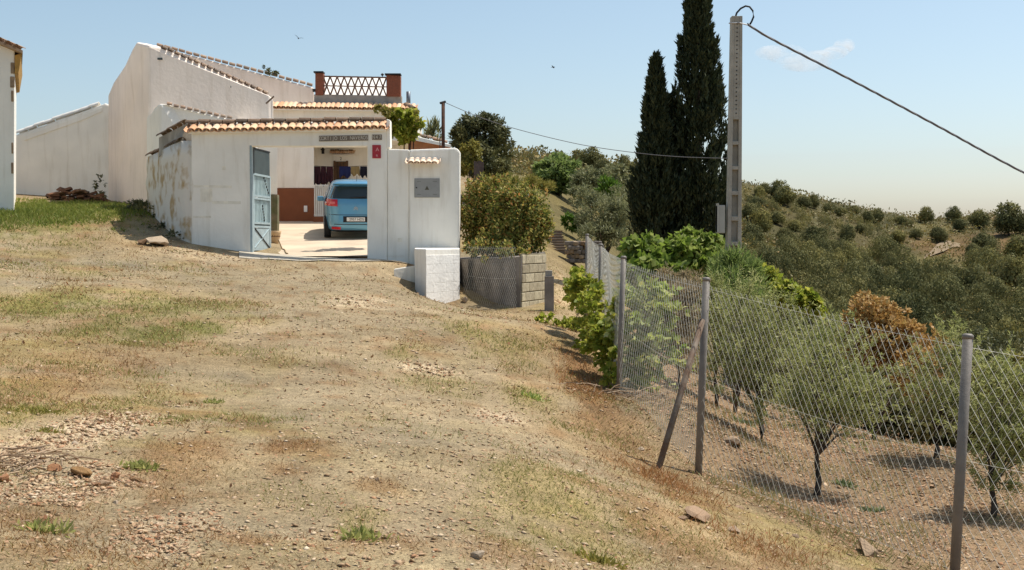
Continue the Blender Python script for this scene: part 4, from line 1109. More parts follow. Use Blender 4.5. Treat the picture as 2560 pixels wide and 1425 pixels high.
# ------------------------------------------------------------------ cypresses
def cypress(label, base, top, prof, n, seed, side=()):
    """prof: list of (fraction of height, radius); upright sprays in tufts"""
    global RS
    RS = np.random.RandomState(seed)
    t = thing("cypress_tree", label, "tree", base, "cypress trees")
    Hh = top.z - base.z
    fr = np.array([p[0] for p in prof]); ra = np.array([p[1] for p in prof])
    nt_ = 760
    f = RS.rand(nt_) ** .85; ang = RS.rand(nt_) * 2 * np.pi
    R_ = np.interp(f, fr, ra); rr = R_ * (.15 + .88 * RS.rand(nt_) ** .6)
    ax = base.x + (top.x - base.x) * f; ay = base.y + (top.y - base.y) * f
    K = np.stack([ax + np.cos(ang) * rr, ay + np.sin(ang) * rr, base.z + f * Hh], 1)
    O = np.stack([np.cos(ang), np.sin(ang), np.zeros(nt_)], 1)
    k = RS.randint(0, nt_, n)
    ln = .25 + .5 * RS.rand(nt_); ln = ln * np.clip(.45 + R_ , .5, 1.2)
    s = RS.rand(n)
    C = K[k] + (np.array([0, 0, 1.0]) + .22 * O[k]) * (ln[k] * s)[:, None] + unit(n) * (.11 * (1.15 - s) * (.5 + R_[k]))[:, None]
    D = unit(n) * .55 + np.array([0, 0, 1.0]) + .35 * O[k]; D /= np.linalg.norm(D, axis=1)[:, None]
    V, Fc = leaves(C, D, unit(n), .11 + .12 * RS.rand(n), .04 + .03 * RS.rand(n), .1)
    # stray branches
    for (ff, az_, L) in side:
        m = 260; q = RS.rand(m); p = np.array([base.x + (top.x - base.x) * ff, base.y, base.z + ff * Hh]); r0 = np.interp(ff, fr, ra) * .8
        d = np.array([math.cos(az_) * .5, math.sin(az_) * .3, .9])
        C2 = p + np.array([math.cos(az_), math.sin(az_) * .4, 0]) * r0 * .75 + d * (q * L * .8)[:, None] + unit(m) * (.11 * (1.15 - q))[:, None]
        D2 = unit(m) * .4 + d; D2 /= np.linalg.norm(D2, axis=1)[:, None]
        v2, f2 = leaves(C2, D2, unit(m), .1 + .08 * RS.rand(m), .025 + .02 * RS.rand(m)); Fc = np.vstack([Fc, f2 + len(V)]); V = np.vstack([V, v2])
    link("crown", fast("crown", V, Fc), ML_cyp, t)
    MB().tube([base - Vector((0, 0, .2)), base.lerp(top, .5), base.lerp(top, .97)], [.16, .09, .01], 8).build("trunk", M_bark, t, smooth=True)
YC = 33.0
cypress("tall dark cypress beside the concrete pole, highest of the three spires", G(atpx(1752, YC), YC), P(1742, -45, YC),
        [(0, .6), (.12, .80), (.26, .84), (.39, .82), (.53, .74), (.67, .55), (.80, .42), (.94, .20), (1, .03)], 44000, 21,
        ((.62, 0.2, .9), (.70, .1, .8), (.76, 0, .7), (.84, 0.3, .6), (.52, .1, .7), (.9, 2.9, .5), (.58, 3.0, .5)))
cypress("slender cypress at the bank side, second highest of the three spires", G(atpx(1644, YC - .4), YC - .4), P(1638, 168, YC - .4),
        [(0, .55), (.15, .66), (.5, .64), (.62, .44), (.75, .31), (.88, .19), (1, .03)], 30000, 22, ((.55, 3.1, .6), (.62, 0, .6), (.5, 0.1, .9), (.7, 3.1, .4)))
cypress("small cypress wedged between the two higher spires", G(atpx(1682, YC + .3), YC + .3), P(1670, 262, YC + .3),
        [(0, .5), (.2, .5), (.6, .36), (.8, .22), (1, .03)], 15000, 23)
RS = np.random.RandomState(77)

# ------------------------------------------------------------------ shrubs and trees, near to far
def B(px, py, y, rxpx, rypx, ry=None):
    c = P(px, py, y); s = y / F
    return (tuple(c), (rxpx * s, ry if ry else rxpx * s, rypx * s))
# hedge on the retaining wall
plant("hedge_bush", "broad dense hedge with rusty leaf tips on the grey retaining wall", "bush", P(1260, 640, 28.5),
      [B(1222, 540, 30.0, 72, 90, .7), B(1300, 545, 28.9, 66, 85, .9), B(1205, 490, 30.2, 46, 45), B(1262, 478, 29.5, 58, 40), B(1340, 560, 28.8, 38, 70), B(1275, 600, 28.4, 90, 34, .7), B(1195, 590, 30.0, 36, 60), B(1215, 622, 27.4, 50, 22, .5), B(1290, 628, 26.6, 44, 20, .5)],
      29000, (.085, .045), ML_hedge, stem=.05, nclump=380, clump=.26, up=.1)
# grape vine over the yard
gv = plant("grape_vine", "bright green vine on dark posts behind the stepped wall end", "vine", P(1015, 370, 31.5),
      [B(1000, 300, 31.5, 28, 26), B(1030, 305, 31.5, 22, 26), B(1005, 332, 31.6, 32, 18), B(985, 285, 31.5, 14, 12)], 2600, (.12, .10), ML_vine, stem=None, nclump=60, clump=.3)
for px in (1024, 1033, 1010): MB().tube([P(px, 385, 31.7), P(px + 2, 315, 31.7)], .035 if px == 1024 else .018, 7).build("support", M_rust, gv)
gv2 = plant("vine_shoot", "pale vine shoot straggling over the house eave", "vine", P(975, 300, 31.3), [B(970, 280, 31.2, 18, 10), B(950, 272, 31.2, 14, 6), B(1045, 290, 31.3, 8, 12)], 260, (.10, .07), ML_ylw, nclump=24)
# vines on the fence
def cane_vine(name, label, base, blobs, n, per, leaf, mat, **kw):
    t = thing(name, label, "vine", base)
    V, Fc, S, E = shoots(blobs, n, per, leaf, **kw)
    link("foliage", fast("foliage", V, Fc), mat, t); twigs(S, E, .006, "canes", M_bark, t)
    return t
cane_vine("fence_vine", "leafy yellow green vine climbing the yard side of the fence", G(atpx(1520, 16.3), 16.3),
      [B(1525, 930, 15.6, 20, 42), B(1512, 860, 16.4, 28, 52), B(1492, 790, 17.6, 36, 55), B(1462, 725, 19, 32, 34), B(1502, 745, 18.4, 28, 42), B(1434, 708, 19.6, 16, 16), B(1535, 820, 16.2, 18, 60)],
      170, 16, (.095, .08), ML_vine, rise=.3, droop=.3, length=(.5, 1.25), core=.85)
cane_vine("rambling_vine", "paler bushy vine right behind the second fence post", G(atpx(1615, 15.6), 15.9),
      [B(1610, 790, 16.1, 62, 60), B(1612, 890, 15.9, 55, 80), B(1590, 950, 15.8, 34, 36), B(1650, 770, 16.3, 42, 36), B(1640, 860, 16, 40, 50)],
      170, 18, (.09, .07), ML_vine2, rise=.35, droop=.3, length=(.7, 1.5), core=.8)
plant("sapling", "thin young sapling standing on the sandy drive", "sapling", G(atpx(1440, 20.5), 20.5),
      [B(1443, 700, 20.5, 16, 30), B(1430, 730, 20.5, 18, 16), B(1455, 740, 20.5, 16, 20)], 300, (.10, .08), ML_vine, stem=.012, nclump=22)
plant("creeping_weed", "low yellow green weed creeping at the drive's edge", "plant", G(atpx(1400, 22), 22), [(tuple(G(atpx(1370, 22.4), 22.4, .05)), (.25, .2, .1)), (tuple(G(atpx(1420, 22), 22, .05)), (.3, .25, .12)), (tuple(G(atpx(1455, 20.6), 20.6, .1)), (.25, .3, .2))], 900, (.09, .07), ML_vine, nclump=40)
# fig tree and the bushes beyond the fence
plant("fig_tree", "broad leaved green fig tree spreading before the cypresses", "tree", G(atpx(1690, 26), 26),
      [B(1610, 640, 25.5, 52, 45), B(1690, 650, 26, 60, 50), B(1705, 590, 26.4, 26, 30), B(1765, 620, 26.4, 34, 42), B(1770, 650, 26, 40, 40), B(1575, 625, 25.5, 30, 26), B(1640, 690, 25, 80, 36), B(1590, 700, 25, 50, 60)],
      7600, (.15, .125), ML_grn, stem=.05, nclump=280, clump=.24, shell=.3)
plant("feathery_bush", "feathery light green bush below the utility pole", "bush", G(atpx(1840, 20), 20),
      [B(1840, 690, 20, 58, 58), B(1820, 740, 19.6, 70, 60), B(1880, 740, 20, 40, 50)], 11000, (.12, .018), ML_fresh, stem=.03, nclump=160, clump=.36, up=.9)
plant("vine_bank", "green creeper strip climbing along the bank behind the olives", "vine", G(atpx(1960, 23), 23),
      [B(1925, 715, 23, 32, 30), B(1965, 735, 22.5, 36, 26), B(2010, 755, 22, 36, 24), B(2045, 770, 22, 24, 18), B(1900, 690, 23.5, 22, 24)], 3200, (.11, .09), ML_vine, nclump=90, clump=.32)
plant("rusty_bush", "orange brown bush glowing among the olives below the pole", "bush", G(atpx(2190, 20), 20),
      [B(2180, 775, 20, 56, 38), B(2230, 800, 20, 44, 40), B(2140, 800, 20, 40, 32), B(2200, 850, 20, 100, 60), B(2270, 860, 19.6, 60, 50), B(2330, 850, 19.2, 50, 34), B(2300, 930, 19, 70, 60)], 11000, (.08, .05), ML_org, stem=.03, nclump=260, clump=.26)
plant("dry_shrub", "grey brown dry shrub behind the wire between two posts", "shrub", G(atpx(1700, 18), 18),
      [B(1700, 790, 18, 50, 90), B(1670, 730, 18.4, 44, 50), B(1730, 880, 17.6, 36, 70), B(1720, 720, 18.4, 46, 40)], 6000, (.09, .018), ML_dry, stem=.02, nclump=130, clump=.3, up=.5)
# young olives
def olive(label, base, blobs, n, tips):
    t = thing("olive_tree", label, "tree", base, "young olive trees beyond the fence")
    blobs = [(c, (r[0] * 1.1, r[1] * 1.1, r[2] * 1.1)) for c, r in blobs]
    for q in range(9):
        c, r = blobs[q % 4]; u_ = unit(1)[0]; blobs.append((tuple(np.array(c) + u_ * np.array(r) * 1.0), (r[0] * .42, r[1] * .42, r[2] * .5)))
    V, Fc, S, E = shoots(blobs, n // 31, 34, (.062, .013), rise=.75, out=.6, length=(.7, 1.5), core=.85, droop=.12)
    link("crown", fast("crown", V, Fc), ML_olive, t); twigs(S, E, .004, "twigs", M_bark, t)
    tr = MB(); top = Vector(blobs[0][0]); top = base.lerp(top, .8); top.x = base.x * .6 + top.x * .4
    pts = [base - Vector((0, 0, .1))] + [base.lerp(top, f) + Vector((.03 * math.sin(f * 9), 0, 0)) for f in (.15, .35, .6, .85, 1)]
    tr.tube(pts, [.045, .038, .032, .028, .02, .012], 8)
    for bl in blobs: tr.tube([base.lerp(top, .45), base.lerp(top, .6).lerp(Vector(bl[0]), .4), Vector(bl[0])], [.018, .012, .004], 5)
    tr.build("trunk", plain("olive_bark", rgb(84, 74, 66), .95, var=.3, scale=14, bump=.7) if "olive_bark" not in MATS else MATS["olive_bark"], t, smooth=True)
    return t
oA = G(atpx(2045, 13.1), 13.1); oB = G(atpx(1905, 15.6), 15.6); oC = G(atpx(2345, 15.4), 15.4); oD = G(atpx(2490, 12.4), 12.4); oE = G(atpx(1790, 19), 19)
olive("young olive with bare leaning trunk centred between the two near posts", oA, [B(2075, 960, 13.2, 92, 85), B(2100, 880, 13.4, 70, 56), B(2040, 1030, 13.1, 66, 66), B(2130, 1010, 13.3, 60, 72), B(2085, 1070, 13.1, 60, 44)], 11000, None)
olive("young olive second in the row, just right of the braced post", oB, [B(1880, 880, 15.6, 88, 110), B(1850, 800, 15.8, 60, 72), B(1930, 820, 15.8, 60, 80), B(1900, 980, 15.5, 80, 60), B(1820, 930, 15.5, 46, 80), B(1965, 900, 15.6, 44, 80)], 13000, None)
olive("olive half hidden behind the nearest fence post", oC, [B(2350, 960, 15.4, 74, 90), B(2390, 900, 15.4, 50, 60), B(2330, 1040, 15.3, 56, 50), B(2400, 1020, 15.3, 44, 70)], 8500, None)
olive("olive at the photo's lower right edge, right of the nearest post", oD, [B(2500, 1080, 12.5, 64, 120), B(2540, 1000, 12.6, 70, 80), B(2470, 1170, 12.4, 44, 66), B(2560, 1150, 12.5, 64, 100), B(2600, 1080, 12.6, 60, 110)], 9500, None)
olive("olive farthest along the row, under the feathery bush", oE, [B(1790, 800, 19, 50, 80), B(1830, 780, 19, 50, 60), B(1770, 870, 18.6, 44, 60)], 6000, None)
plant("yellow_shrub", "yellow green shrub at the right edge behind the last mesh panel", "shrub", G(atpx(2560, 17), 17), [B(2540, 930, 17, 60, 40), B(2480, 960, 17, 44, 46), B(2590, 980, 16.5, 60, 50)], 3200, (.09, .05), ML_ylw, nclump=80, clump=.3)
plant("green_shrub", "dark green shrub filling the slope behind the nearest olives", "shrub", G(atpx(2440, 22), 22), [B(2440, 890, 22, 80, 60), B(2540, 900, 22, 80, 60), B(2330, 900, 22, 60, 50)], 5000, (.08, .035), ML_oak, nclump=120, clump=.3)
# bank behind the drive
plant("grey_shrub", "tall grey green shrub on the bank left of the cypresses", "shrub", G(atpx(1510, 40), 40),
      [B(1510, 545, 40, 62, 58), B(1470, 510, 40.5, 40, 40), B(1550, 560, 39.6, 38, 54), B(1540, 500, 41, 40, 34), B(1500, 590, 39, 60, 30)], 10000, (.14, .03), ML_grey, stem=.06, nclump=220, clump=.28, up=.4)
plant("green_bush", "small fresh green bush at the head of the garden steps", "bush", G(atpx(1432, 42), 42), [B(1430, 555, 42, 24, 20), B(1450, 562, 42, 18, 16)], 1300, (.16, .05), leafmat("lush_leaf", [rgb(84, 116, 40), rgb(104, 132, 50), rgb(70, 100, 36)], .35), nclump=40)
plant("spiky_bush", "bright spiky green bush above the grey shrub on the bank", "bush", G(atpx(1520, 47), 47), [B(1520, 470, 47, 24, 18)], 700, (.3, .05), MATS["lush_leaf"], nclump=26, up=.6)
plant("almond_tree", "round green tree with dark foot midway up the slope", "tree", G(atpx(1395, 54), 54),
      [B(1390, 440, 54, 44, 36), B(1365, 425, 54.5, 26, 24), B(1425, 440, 54, 30, 34), B(1395, 410, 55, 28, 20), B(1440, 462, 53, 26, 22)], 7000, (.22, .09), ML_fresh, stem=.1, nclump=160, clump=.28)
plant("slope_shrub", "grey green shrub between round tree and grey shrub", "shrub", G(atpx(1475, 50), 50), [B(1480, 455, 50, 44, 34), B(1450, 490, 49, 30, 26), B(1530, 440, 52, 36, 30)], 4200, (.2, .06), ML_grey, nclump=110)
plant("carob_tree", "large round dark tree rising behind the rusty mast", "tree", G(atpx(1205, 48), 48),
      [B(1200, 345, 48, 62, 50), B(1165, 355, 48, 34, 46), B(1245, 350, 48, 36, 44), B(1210, 318, 48.4, 44, 26), B(1190, 390, 47.6, 56, 34), B(1250, 388, 48, 30, 34), B(1215, 415, 47.4, 60, 22)], 17000, (.17, .07), ML_oak, stem=.16, nclump=300, clump=.24)
plant("yellow_bush", "yellow green bush leaning over the wooden screen", "bush", G(atpx(1175, 42), 42), [B(1175, 385, 42, 28, 28), B(1165, 415, 41.8, 24, 22), B(1190, 375, 42, 14, 16)], 2600, (.12, .06), ML_ylw, stem=.03, nclump=70)
plant("reed_clump", "pale reeds behind the shed roof left of the mast", "reeds", P(1085, 360, 44), [B(1073, 335, 44, 10, 26), B(1090, 338, 44, 10, 24), B(1065, 345, 44, 8, 12)], 260, (.35, .05), ML_grey, nclump=20, up=1.6)
plant("roof_weed", "small weed sprouting on the sloping house parapet", "weed", P(672, 183, 41.6), [B(667, 172, 41.6, 7, 12), B(682, 180, 41.6, 16, 6)], 220, (.09, .04), ML_oak, nclump=14)
plant("verge_grass", "tawny shrubby grass on the terrace edge above the hedge", "grass", G(atpx(1320, 46), 46), [B(1300, 462, 46, 50, 16), B(1350, 470, 46, 40, 16), B(1270, 448, 47, 30, 12)], 2600, (.2, .03), ML_ylw, nclump=70, up=.7)
# wooded ridge
RID = [(1415, 405, 90, 26), (1445, 398, 95, 22), (1478, 395, 95, 30), (1508, 415, 92, 26), (1540, 425, 88, 30), (1560, 410, 100, 20), (1585, 420, 95, 20), (1395, 400, 100, 18), (1290, 385, 110, 14), (1330, 400, 105, 16), (1527, 445, 80, 28), (1575, 450, 80, 24), (1350, 408, 100, 14)]
base_me = []
for s in range(4):
    RS = np.random.RandomState(100 + s)
    bl = [((0, 0, .9), (.8, .8, .75)), ((.45, .1, .7), (.5, .5, .5)), ((-.45, .2, .75), (.5, .5, .55)), ((.1, -.3, .5), (.6, .6, .45)), ((0, .1, 1.25), (.5, .5, .4))]
    bl += [((math.cos(q * 1.1 + s) * .62, math.sin(q * 1.1 + s) * .62, .45 + .16 * ((q * 5 + s) % 5)), (.30 + .05 * (q % 3), .3, .27)) for q in range(6)]
    V, Fc = roundcrown(bl, 2300, (.15, .10), .09)
    v2, f2 = cloud(bl, 500, (.16, .08), nclump=70, clump=.3, shell=.6); Fc = np.vstack([Fc, f2 + len(V)]); V = np.vstack([V, v2])
    base_me.append(fast("crown_mesh", V, Fc))
tr_me = MB().tube([(0, 0, -.4), (.03, 0, .3), (0, 0, .8)], [.12, .08, .03], 6).mesh("trunk_mesh", True)
def fartree(name, label, group, px, py, wpx, y=None, mat=ML_far, k=0, cat="tree"):
    """py: foot-ish middle of the crown in the photo"""
    if y is None:
        p = hit(px, py + wpx * .45, 60)
        if p is None: p = G(atpx(px, 225), 225); p.z = P(px, py + wpx * .45, 225).z
    else:
        p = P(px, py + wpx * .45, y)
    r = wpx / 2 / F * p.y
    t = thing(name, label, cat, p, group)
    me = base_me[k % 4]
    if not me.materials: me.materials.append(mat)
    c = link("crown", me, None, None, (0, 0, 0)); c.parent = t
    if not tr_me.materials: tr_me.materials.append(M_bark)
    d = link("trunk", tr_me, None, None); d.parent = t
    t.scale = (r * (.85 + .3 * ((k * 7) % 5) / 4), r * .95, r * (.85 + .35 * ((k * 3) % 4) / 3)); t.rotation_euler = (0, 0, k * 1.7)
    return t
for i, (px, py, y, w) in enumerate(RID):
    fartree("oak_tree", "dark oak standing on the wooded ridge between house and cypresses", "ridge oaks behind the bank", px, py, w * 2, y, k=i)
FARB = [(1912, 468, 34), (1945, 478, 40), (1962, 490, 44), (1898, 476, 26), (2010, 500, 34), (2035, 505, 28), (2068, 520, 22), (2100, 528, 24), (2135, 522, 26), (2168, 545, 26), (2192, 540, 34), (2252, 550, 26), (2274, 556, 20),
        (2315, 540, 34), (2383, 536, 36), (2448, 546, 50), (2400, 558, 34), (2522, 550, 64), (2550, 560, 46), (2460, 604, 54), (2545, 612, 70), (2120, 586, 36), (2032, 592, 48), (2055, 580, 26), (1940, 540, 36), (1905, 560, 50), (1880, 590, 54), (2245, 590, 34), (2290, 580, 30),
        (2200, 612, 30), (2352, 588, 34), (2432, 622, 32), (2510, 655, 40), (2535, 690, 70), (2440, 660, 34), (2150, 570, 26), (1985, 560, 32), (1960, 590, 30), (1875, 530, 40), (1890, 505, 30), (2080, 610, 34), (2340, 585, 26), (2420, 690, 40), (2480, 720, 60), (2560, 740, 60)]
for i, (px, py, w) in enumerate(FARB):
    if i < 11: lb, gp = "evergreen shrub along the falling hill crest right of the utility pole", "shrubs along the falling crest"
    elif px > 2240 and py < 562:
        ords = ["first", "second", "third", "fourth", "fifth", "sixth", "seventh", "eighth", "ninth"]
        rank = sorted([f[0] for f in FARB[11:] if f[0] > 2240 and f[1] < 562], reverse=True).index(px)
        lb, gp = "round evergreen shrub on the far skyline, %s from the photo's right edge" % ords[rank], "shrubs on the far skyline"
    else: lb, gp = "rounded evergreen shrub on the far dry slope below its skyline", "shrubs on the far slope"
    fartree("hill_shrub", lb, gp, px, py, w * 1.25, None, k=i, cat="shrub")
for i, (px, y, r_) in enumerate([(1930, 27, .9), (2010, 30, 1.2), (2090, 27, .9), (2180, 33, 1.5), (2260, 27, 1.1), (2340, 31, 1.4), (2420, 28, 1.2), (2500, 33, 1.6), (2580, 28, 1.3), (1960, 38, 1.5), (2120, 41, 1.8), (2300, 42, 1.8), (2460, 43, 2.0), (2040, 48, 1.9), (2220, 52, 2.0), (2380, 54, 2.2), (2550, 52, 2.2), (1900, 45, 1.6)]):
    p = G(atpx(px, y), y); t = fartree("slope_bush", "dark leafy bush on the falling slope behind the olives", "bushes below the olive rows", px, 0, 2 * r_ * F / y, y, k=i, cat="bush"); t.location = p
# forest filling the valley side: too many crowns to count
RS = np.random.RandomState(301)
VV = []; FF = []; o = 0; placed = 0; spots = []
cands = []
for i in range(4000):
    px = RS.uniform(1830, 2640); lo = np.interp(px, [1850, 1950, 2150, 2300, 2450, 2560], [585, 620, 655, 690, 760, 800]); py = lo + (RS.rand() ** .8) * 230 if RS.rand() < .8 else lo - 120 * RS.rand()
    cands.append((px, py))
for px, py in cands:
    if 2285 < px < 2430 and 588 < py < 690: continue
    gap = np.interp(py, [590, 690, 800], [14, 30, 40])
    if any(abs(px - a_) < gap and abs(py - b_) < gap * .42 for a_, b_ in spots): continue
    edge = py - np.interp(px, [1850, 1950, 2150, 2300, 2450, 2560], [585, 620, 655, 690, 760, 800])
    if RS.rand() > np.interp(edge, [-120, -1, 0, 60], [.12, .22, .5, 1]) * (1 if edge > 0 or px < 2230 else .25): continue
    p = hit(px, py, 55)
    if p is None or p.y > 260: continue
    spots.append((px, py)); r = RS.uniform(.8, 1.3) * gap * 1.0 / F * p.y
    V = np.empty(len(base_me[0].vertices) * 3, np.float32); me = base_me[RS.randint(4)]
    V = np.empty(len(me.vertices) * 3, np.float32); me.vertices.foreach_get("co", V); V = V.reshape(-1, 3)
    m = 1700 if gap > 24 else 700; sel = RS.choice(len(V) // 4, m, replace=False); idx = (sel[:, None] * 4 + np.arange(4)).ravel()
    a = RS.rand() * 6.28; v = V[idx].reshape(m, 4, 3); cen = v.mean(1, keepdims=True); v = (cen + (v - cen) * .8).reshape(-1, 3)
    x = v[:, 0] * math.cos(a) - v[:, 1] * math.sin(a); y = v[:, 0] * math.sin(a) + v[:, 1] * math.cos(a)
    VV.append(np.stack([x * r + p.x, y * r + p.y, v[:, 2] * r * RS.uniform(1.1, 1.6) + p.z - .3], 1)); FF.append(np.arange(4 * m).reshape(m, 4) + o); o += 4 * m; placed += 1
    if placed >= 460: break
tag(link("forest", fast("forest", np.vstack(VV), np.vstack(FF)), ML_far), "dark evergreen wood filling the valley side below the hill", "forest", kind="stuff")
# low scrub over all the far slopes
VV = []; n = 9000
px = RS.uniform(1280, 2640, n * 3); yy = np.exp(RS.uniform(math.log(60), math.log(290), n * 3)); xx = (px - 1280) / F * yy
keep = (fbm(xx / 9, yy / 9, 71, 3) > .30); xx, yy = xx[keep][:n], yy[keep][:n]; zz_ = H(xx, yy)
rr = .35 + 1.5 * RS.rand(len(xx)) ** 2.5
mm_ = np.clip((38 * (85 / yy) ** 1.1).astype(int), 12, 60); ii = np.repeat(np.arange(len(xx)), mm_); rl = rr[ii]; ls = np.clip((yy / 150), .45, 1.2)[ii]
C = np.stack([xx, yy, zz_], 1)[ii] + unit(len(ii)) * rl[:, None] * np.array([1, 1, .55]); C[:, 2] += rl * .3
D = unit(len(C)) + np.array([0, 0, .5]); D /= np.linalg.norm(D, axis=1)[:, None]
V, Fc = leaves(C, D, unit(len(C)), (.16 + .2 * rl) * ls, (.10 + .12 * rl) * ls)
tag(link("scrub", fast("scrub", V, Fc), ML_scrub), "low dry scrub covering the far hillside", "scrub", kind="stuff")
# earth track on the far hill
tp_ = [hit(px, py, 60) for px, py in ((2310, 648), (2330, 636), (2352, 622), (2372, 614), (2400, 618))]
tp_ = [p for p in tp_ if p]
if len(tp_) > 2:
    b = MB(); vs = []
    for i, p in enumerate(tp_):
        w = (.8, 1.4, 2.2, 2.0, .8)[i]
        for s in (-1, 1):
            x, y = p.x + s * .6, p.y + s * w * 1.6; vs.append((x, y, gz(x, y) + .25))
    b.add(vs, [(2 * i, 2 * i + 1, 2 * i + 3, 2 * i + 2) for i in range(len(tp_) - 1)])
    struct(b.build("path", plain("track_earth", rgb(132, 114, 90), .95, var=.1)))
# ------------------------------------------------------------------ ground litter
RS = np.random.RandomState(401)
def allowed(x, y):
    px = 1280 + F * x / np.maximum(y, .5)
    lim = np.interp(px, [-200, 260, 300, 365, 420, 480, 600, 1030, 1040, 1150, 1160, 1290, 1300, 1365, 1370, 1500, 3000], [38.5, 38.5, 36.5, 33.0, 30.4, 28.9, 27.7, 27.7, 26.4, 26.4, 26.4, 25.6, 25.6, 25.6, 36, 36, 36])
    return y < lim
def scatter(n, r0=3.6, r1=37.0, a0=-.5, a1=.5, power=1.0):
    r = np.exp(RS.uniform(math.log(r0), math.log(r1), n)); a = RS.uniform(a0, a1, n)
    x = r * np.sin(a); y = r * np.cos(a); k = allowed(x, y); return x[k], y[k]
FXY = ([0, 5, 8, 9.3, 12.2, 15.3, 19, 22.5, 30, 60], [9, 4.8, 3.5, 3.0, 1.75, 1.6, 1.6, 1.7, 2.4, 8])
def weight(x, y, kinds):
    w = np.zeros(len(x)); nz = fbm(x * 2.2, y * 2.2, 31, 4); nz4 = fbm(x * 6, y * 6, 45, 3)
    for (X, Y, rx, ry, col, s, k) in PATCH:
        if k in kinds:
            d = np.sqrt(((x - X) / rx) ** 2 + ((y - Y) / ry) ** 2) + (nz - .5) * 1.6 + (nz4 - .5) * 1.2
            w = np.maximum(w, np.clip((1.3 - d) / .9, 0, 1) * s)
    return w
def bank(x, y): return np.clip((x - np.interp(y, *FXY)) / .5 + .4, 0, 1)
# stones
x, y = scatter(210000)
w = .05 + .12 * track(x, y) + .9 * weight(x, y, ('stone',)) + .2 * bank(x, y) + .3 * np.clip(fbm(x * 1.3, y * 1.3, 81, 3) - .52, 0, 1) - .06 * weight(x, y, ('bare',))
k = RS.rand(len(x)) < w; x, y = x[k], y[k]; n = len(x)
sz = (.0035 + .02 * RS.rand(n) ** 3.6) * (1 + .5 * weight(x, y, ('stone',)) + .4 * bank(x, y)) * np.clip(.7 + y / 30, .7, 1.5)
z = H(x, y)
oct_ = np.array([[1, 0, 0], [0, 1, 0], [-1, 0, 0], [0, -1, 0], [0, 0, .42], [0, 0, -.42]]); of = np.array([[0, 1, 4], [1, 2, 4], [2, 3, 4], [3, 0, 4], [1, 0, 5], [2, 1, 5], [3, 2, 5], [0, 3, 5]])
a = RS.rand(n) * 6.28; jit = 1 + .8 * (RS.rand(n, 6, 3) - .5)
v = oct_[None] * jit; st_ = .7 + .9 * RS.rand(n, 1)
X = v[:, :, 0] * st_; Y = v[:, :, 1]; ca, sa = np.cos(a)[:, None], np.sin(a)[:, None]
tl_ = RS.normal(size=(n, 2)) * .25
Z = v[:, :, 2] + X * tl_[:, :1] + Y * tl_[:, 1:]
V = np.stack([(X * ca - Y * sa) * sz[:, None] + x[:, None], (X * sa + Y * ca) * sz[:, None] + y[:, None], Z * sz[:, None] + z[:, None] + sz[:, None] * .2], -1).reshape(-1, 3)
Fc = (np.arange(n)[:, None, None] * 6 + of[None]).reshape(-1, 3)
ML_peb = leafmat("pebble", [rgb(150, 128, 100), rgb(178, 152, 120), rgb(200, 178, 148), rgb(134, 106, 78), rgb(188, 160, 128), rgb(166, 122, 88), rgb(214, 196, 168)], 0, .95)
tag(link("gravel", fast("gravel", V, Fc), ML_peb), "loose pale gravel strewn over the dirt forecourt", "gravel", kind="stuff")

def blades(x, y, h, wd, lean, mat, name, label, cat):
    n = len(x); z = H(x, y)
    C = np.stack([x, y, z - .005], 1); D = unit(n) * lean; D[:, 2] = np.abs(D[:, 2]) * .6 + (1.0 - np.minimum(lean, .9)); D /= np.linalg.norm(D, axis=1)[:, None]
    S = np.cross(D, unit(n)); S /= np.linalg.norm(S, axis=1)[:, None]
    mid = C + D * (h * .55)[:, None]; tip = C + D * h[:, None]; tip[:, 2] -= h * .18 * lean
    a = C - S * (wd * .5)[:, None]; b = C + S * (wd * .5)[:, None]; c = mid + S * (wd * .4)[:, None]; d = mid - S * (wd * .4)[:, None]
    V = np.stack([a, b, c, d, tip], 1).reshape(-1, 3); i5 = np.arange(n)[:, None] * 5
    me = fast(name, V, np.concatenate([i5 + np.array([0, 1, 2]), i5 + np.array([0, 2, 3]), i5 + np.array([3, 2, 4])]))
    tag(link(name, me, mat), label, cat, kind="stuff")
def mat_blades(n0, prob, h0, h1, wd, lean, mat, name, label, r0=3.6, r1=37.0, a0=-.5, a1=.5, cat="grass"):
    """one-triangle blades, dense and short"""
    x, y = scatter(n0, r0, r1, a0, a1); k = RS.rand(len(x)) < prob(x, y); x, y = x[k], y[k]; n = len(x)
    sc = np.clip(y / 9, .75, 3.0); h = (h0 + (h1 - h0) * RS.rand(n) ** 1.6) * sc ** .55; w_ = wd * sc * (.6 + .8 * RS.rand(n))
    C = np.stack([x, y, H(x, y) - .004], 1); D = unit(n) * lean; D[:, 2] = np.abs(D[:, 2]) * .7 + (1 - lean) + .1; D /= np.linalg.norm(D, axis=1)[:, None]
    S = np.cross(D, unit(n)); S /= np.linalg.norm(S, axis=1)[:, None]
    V = np.stack([C - S * w_[:, None] * .5, C + S * w_[:, None] * .5, C + D * h[:, None]], 1).reshape(-1, 3)
    tag(link(name, fast(name, V, np.arange(3 * n).reshape(n, 3)), mat), label, cat, kind="stuff")
ML_straw = leafmat("straw", [rgb(168, 148, 104), rgb(184, 164, 118), rgb(150, 132, 90), rgb(146, 138, 92), rgb(158, 126, 84), rgb(196, 178, 136)], .2)
mat_blades(430000, lambda x, y: np.clip((fbm(x * 1.6, y * 1.6, 91, 4) - .36) * 2.4, .08, .95) * (1 - .72 * track(x, y)) * (1 - .55 * weight(x, y, ('bare', 'sand', 'stone'))) * (1 - .5 * bank(x, y)), .012, .04, .0058, .85, ML_straw, "dry_grass", "short dry straw and stubble covering the dirt forecourt")
